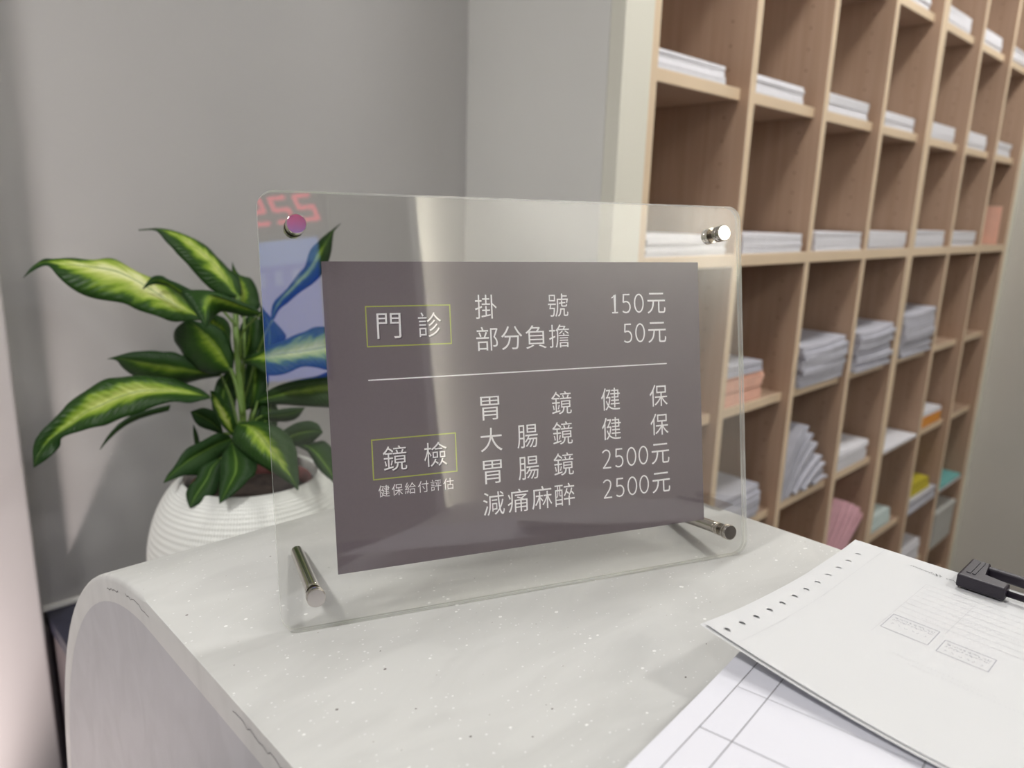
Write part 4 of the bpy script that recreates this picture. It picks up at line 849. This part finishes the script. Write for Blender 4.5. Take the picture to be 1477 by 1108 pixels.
(0.05,[[[0.1983,0.5784,-0.0767],[0.1925,0.5834,-0.0788],[0.2023,0.574,-0.0784]],[[0.1852,0.5764,-0.0865],[0.1742,0.5873,-0.0861],[0.1936,0.5669,-0.0909]],[[0.1754,0.5708,-0.0979],[0.1643,0.5813,-0.0984],[0.1859,0.5577,-0.1068]],[[0.1645,0.5665,-0.1082],[0.1515,0.579,-0.1087],[0.1771,0.5518,-0.116]],[[0.1537,0.5622,-0.1183],[0.1455,0.5701,-0.1186],[0.1618,0.5527,-0.1234]],[[0.1443,0.5564,-0.129],[0.1443,0.5564,-0.129],[0.1443,0.5564,-0.129]]]),
(0.05,[[[0.2372,0.6296,-0.0675],[0.2349,0.6334,-0.0626],[0.2377,0.6269,-0.0744]],[[0.217,0.629,-0.0708],[0.2183,0.6326,-0.056],[0.2181,0.6221,-0.0885]],[[0.196,0.6283,-0.077],[0.1957,0.633,-0.0634],[0.1988,0.617,-0.1031]],[[0.1751,0.6269,-0.0848],[0.1719,0.6341,-0.0724],[0.1813,0.6137,-0.1066]],[[0.1567,0.623,-0.0931],[0.1519,0.6279,-0.0924],[0.1609,0.6155,-0.1034]],[[0.1432,0.6153,-0.0981],[0.1397,0.6187,-0.0983],[0.1459,0.6109,-0.1036]],[[0.1296,0.6072,-0.1048],[0.1296,0.6072,-0.1048],[0.1296,0.6072,-0.1048]]]),
(0.0,[[[0.2294,0.6397,-0.0599],[0.2289,0.6424,-0.0529],[0.2263,0.6423,-0.061]],[[0.219,0.6475,-0.0448],[0.2256,0.6444,-0.0346],[0.2154,0.6477,-0.0549]],[[0.2087,0.6533,-0.0358],[0.2191,0.647,-0.0245],[0.2032,0.6544,-0.0488]],[[0.1996,0.6573,-0.0288],[0.2066,0.6533,-0.0201],[0.1959,0.6573,-0.0397]],[[0.1916,0.6592,-0.0247],[0.1916,0.6592,-0.0247],[0.1916,0.6592,-0.0247]]]),
(0.0,[[[0.199,0.6638,-0.0761],[0.1966,0.6658,-0.0771],[0.2023,0.6614,-0.0739]],[[0.1989,0.6672,-0.0661],[0.1967,0.6693,-0.0662],[0.2022,0.6647,-0.064]],[[0.1988,0.6705,-0.0561],[0.1977,0.6716,-0.0562],[0.2011,0.6684,-0.0561]],[[0.1992,0.6728,-0.0482],[0.1992,0.6728,-0.0482],[0.1992,0.6728,-0.0482]]]),
(0.55,[[[0.233,0.609,-0.0552],[0.23,0.6116,-0.0563],[0.2355,0.6073,-0.0532]],[[0.2261,0.6098,-0.0384],[0.2181,0.6175,-0.0387],[0.2341,0.6022,-0.038]],[[0.2194,0.6107,-0.0208],[0.2108,0.6207,-0.0153],[0.229,0.6021,-0.0184]],[[0.212,0.6121,-0.0034],[0.206,0.6188,-0.0008],[0.2211,0.603,-0.004]],[[0.206,0.6102,0.0081],[0.2039,0.6123,0.008],[0.2115,0.6062,0.0121]],[[0.2009,0.6062,0.0157],[0.2009,0.6062,0.0157],[0.2009,0.6062,0.0157]]]),
(0.15,[[[0.2724,0.6366,-0.029],[0.2669,0.6413,-0.0313],[0.277,0.6323,-0.0288]],[[0.2792,0.6395,-0.009],[0.2653,0.6522,-0.0116],[0.2934,0.6272,-0.0043]],[[0.2845,0.6438,0.011],[0.2708,0.6569,0.0105],[0.3004,0.6303,0.0168]],[[0.2882,0.6496,0.031],[0.2778,0.6602,0.0327],[0.3017,0.6381,0.0357]],[[0.2899,0.6561,0.047],[0.2841,0.6624,0.0488],[0.2978,0.6492,0.0494]],[[0.2894,0.6633,0.0588],[0.2894,0.6633,0.0588],[0.2894,0.6633,0.0588]]]),
(0.15,[[[0.2792,0.6671,0.04],[0.2737,0.672,0.0387],[0.2854,0.6614,0.0412]],[[0.2867,0.6666,0.0607],[0.2737,0.679,0.0602],[0.2996,0.6542,0.0613]],[[0.2916,0.668,0.0793],[0.2789,0.6808,0.0809],[0.3045,0.6555,0.0799]],[[0.2946,0.6704,0.0958],[0.2858,0.6795,0.0975],[0.3056,0.6605,0.0983]],[[0.2967,0.6731,0.1102],[0.2967,0.6731,0.1102],[0.2967,0.6731,0.1102]]]),
(0.05,[[[0.2675,0.6247,-0.0799],[0.2597,0.6316,-0.0823],[0.2751,0.6175,-0.0796]],[[0.2795,0.6226,-0.062],[0.2657,0.6371,-0.0585],[0.2938,0.6069,-0.0675]],[[0.2891,0.6224,-0.045],[0.2749,0.6383,-0.0385],[0.3003,0.6094,-0.0517]],[[0.2972,0.6236,-0.0281],[0.2859,0.6365,-0.0225],[0.3055,0.6137,-0.0339]],[[0.3037,0.6262,-0.0122],[0.3037,0.6262,-0.0122],[0.3037,0.6262,-0.0122]]]),
(0.1,[[[0.2532,0.6784,-0.0459],[0.2467,0.6839,-0.0483],[0.2609,0.6711,-0.0456]],[[0.2517,0.6882,-0.0312],[0.2386,0.699,-0.0369],[0.2658,0.6751,-0.0296]],[[0.2552,0.694,-0.0142],[0.2444,0.7044,-0.0146],[0.2711,0.6798,-0.0104]],[[0.2619,0.6971,0.0041],[0.2529,0.7064,0.0058],[0.2754,0.6848,0.0068]],[[0.27,0.6982,0.0205],[0.27,0.6982,0.0205],[0.27,0.6982,0.0205]]])]
STEMS = [
(0.011,0.008,[[0.2496,0.6155,-0.0739],[0.2537,0.6246,-0.0339],[0.2585,0.6396,0.026],[0.2626,0.652,0.0759],[0.271,0.6692,0.1095],[0.2821,0.6812,0.1356]]),
(0.007,0.004,[[0.2496,0.6151,-0.0311],[0.2526,0.6436,0.0208],[0.2434,0.6655,0.0602],[0.2355,0.6858,0.0987],[0.2304,0.6926,0.1045]]),
(0.004,0.003,[[0.2391,0.6055,-0.0481],[0.2269,0.6134,-0.0164],[0.2066,0.6248,0.002]]),
(0.005,0.003,[[0.2428,0.602,-0.048],[0.2348,0.5868,-0.0305],[0.2233,0.5699,-0.0286]]),
(0.005,0.003,[[0.2521,0.6262,-0.0772],[0.2691,0.6232,-0.0363],[0.2817,0.6317,-0.0165]]),
(0.005,0.003,[[0.262,0.6431,0.0036],[0.2629,0.637,0.0311],[0.2638,0.6275,0.0484]]),
(0.005,0.003,[[0.2577,0.6341,-0.0803],[0.2886,0.6446,-0.0006],[0.3044,0.643,0.041]]),
(0.004,0.003,[[0.2663,0.6458,-0.0191],[0.2908,0.6353,0.0651],[0.3052,0.6204,0.1056]]),
(0.005,0.003,[[0.2546,0.637,-0.0804],[0.2575,0.6677,-0.0223],[0.2503,0.688,0.0183]]),
(0.004,0.003,[[0.2467,0.615,-0.084],[0.228,0.5826,-0.0634],[0.2132,0.5709,-0.0554]]),
(0.004,0.003,[[0.2422,0.6176,-0.0892],[0.2155,0.5905,-0.0764],[0.1983,0.5784,-0.0767]]),
(0.004,0.003,[[0.2429,0.6185,-0.0842],[0.2394,0.6258,-0.0724],[0.2372,0.6296,-0.0675]]),
(0.004,0.003,[[0.2504,0.6098,-0.0888],[0.2654,0.5855,-0.0749],[0.275,0.5647,-0.0662]]),
(0.004,0.003,[[0.2534,0.6069,-0.0887],[0.2809,0.5723,-0.0693],[0.2998,0.541,-0.0652]]),
(0.004,0.003,[[0.2525,0.6126,-0.0738],[0.2642,0.6113,-0.0435],[0.2745,0.6046,-0.0331]]),
(0.004,0.003,[[0.2451,0.6197,-0.0741],[0.2348,0.6206,-0.0584],[0.2294,0.6397,-0.0599]]),
(0.005,0.004,[[0.2635,0.6417,0.0037],[0.2736,0.6519,0.0644],[0.2842,0.67,0.1073]]),
(0.004,0.003,[[0.2621,0.6427,0.046],[0.2622,0.6283,0.0897],[0.2715,0.5867,0.1215]]),
(0.004,0.003,[[0.2647,0.6566,0.0959],[0.2478,0.6671,0.1217],[0.2245,0.6653,0.1346]])]

base = Vector((PC[0], PC[1], PB))
for var, rows in LEAVES:
    Mi = catmull([Vector(r[0]) - base for r in rows], 4); Lf = catmull([Vector(r[1]) - base for r in rows], 4); Rt = catmull([Vector(r[2]) - base for r in rows], 4)
    n = len(Mi); S_ = [1.0, .86, .66, .42, .18, 0, -.18, -.42, -.66, -.86, -1.0]; V = []; uvs = []
    Ltot = sum((Mi[i + 1] - Mi[i]).length for i in range(n - 1)); acc = 0
    for i in range(n):
        if i: acc += (Mi[i] - Mi[i - 1]).length
        tt = acc / Ltot
        tan = (Mi[min(i + 1, n - 1)] - Mi[max(i - 1, 0)]).normalized()
        nr = (Lf[i] - Rt[i]).cross(tan)
        wd = (Lf[i] - Rt[i]).length
        if nr.length > 1e-9: nr.normalize()
        if nr.dot(r_.cross(u_) * 1.0) < 0: nr = -nr       # consistent upper side
        for s in S_:
            e = Lf[i] if s > 0 else Rt[i]; a = abs(s)
            p = Mi[i].lerp(e, a) + nr * wd * .10 * math.sin(math.pi * min(a, 1.0))
            p += nr * wd * .018 * math.sin(tt * 34 + s * 2.0) * a ** 2
            V.append(p); uvs.append((tt, s))
    m_ = len(S_); F = []
    for i in range(n - 1):
        for k in range(m_ - 1): F.append((i * m_ + k, i * m_ + k + 1, (i + 1) * m_ + k + 1, (i + 1) * m_ + k))
    me = bpy.data.meshes.new('leaf'); me.from_pydata(V, [], F); ul = me.uv_layers.new(name='UVMap')
    for lp in me.loops: ul.data[lp.index].uv = uvs[lp.vertex_index]
    for p in me.polygons: p.use_smooth = True
    me.materials.append(M_LEAF); o = link(bpy.data.objects.new('leaf', me), plant); o['variegation'] = float(var)
    sm = o.modifiers.new('thickness', 'SOLIDIFY'); sm.thickness = .0006
for w0, w1, pts in STEMS:
    P = catmull([Vector(p) - base for p in pts], 4)
    obj('stem', tube(bmesh.new(), P, [w0 * .5 + (w1 * .5 - w0 * .5) * i / (len(P) - 1) for i in range(len(P))], 10), M_STEM, plant, True)
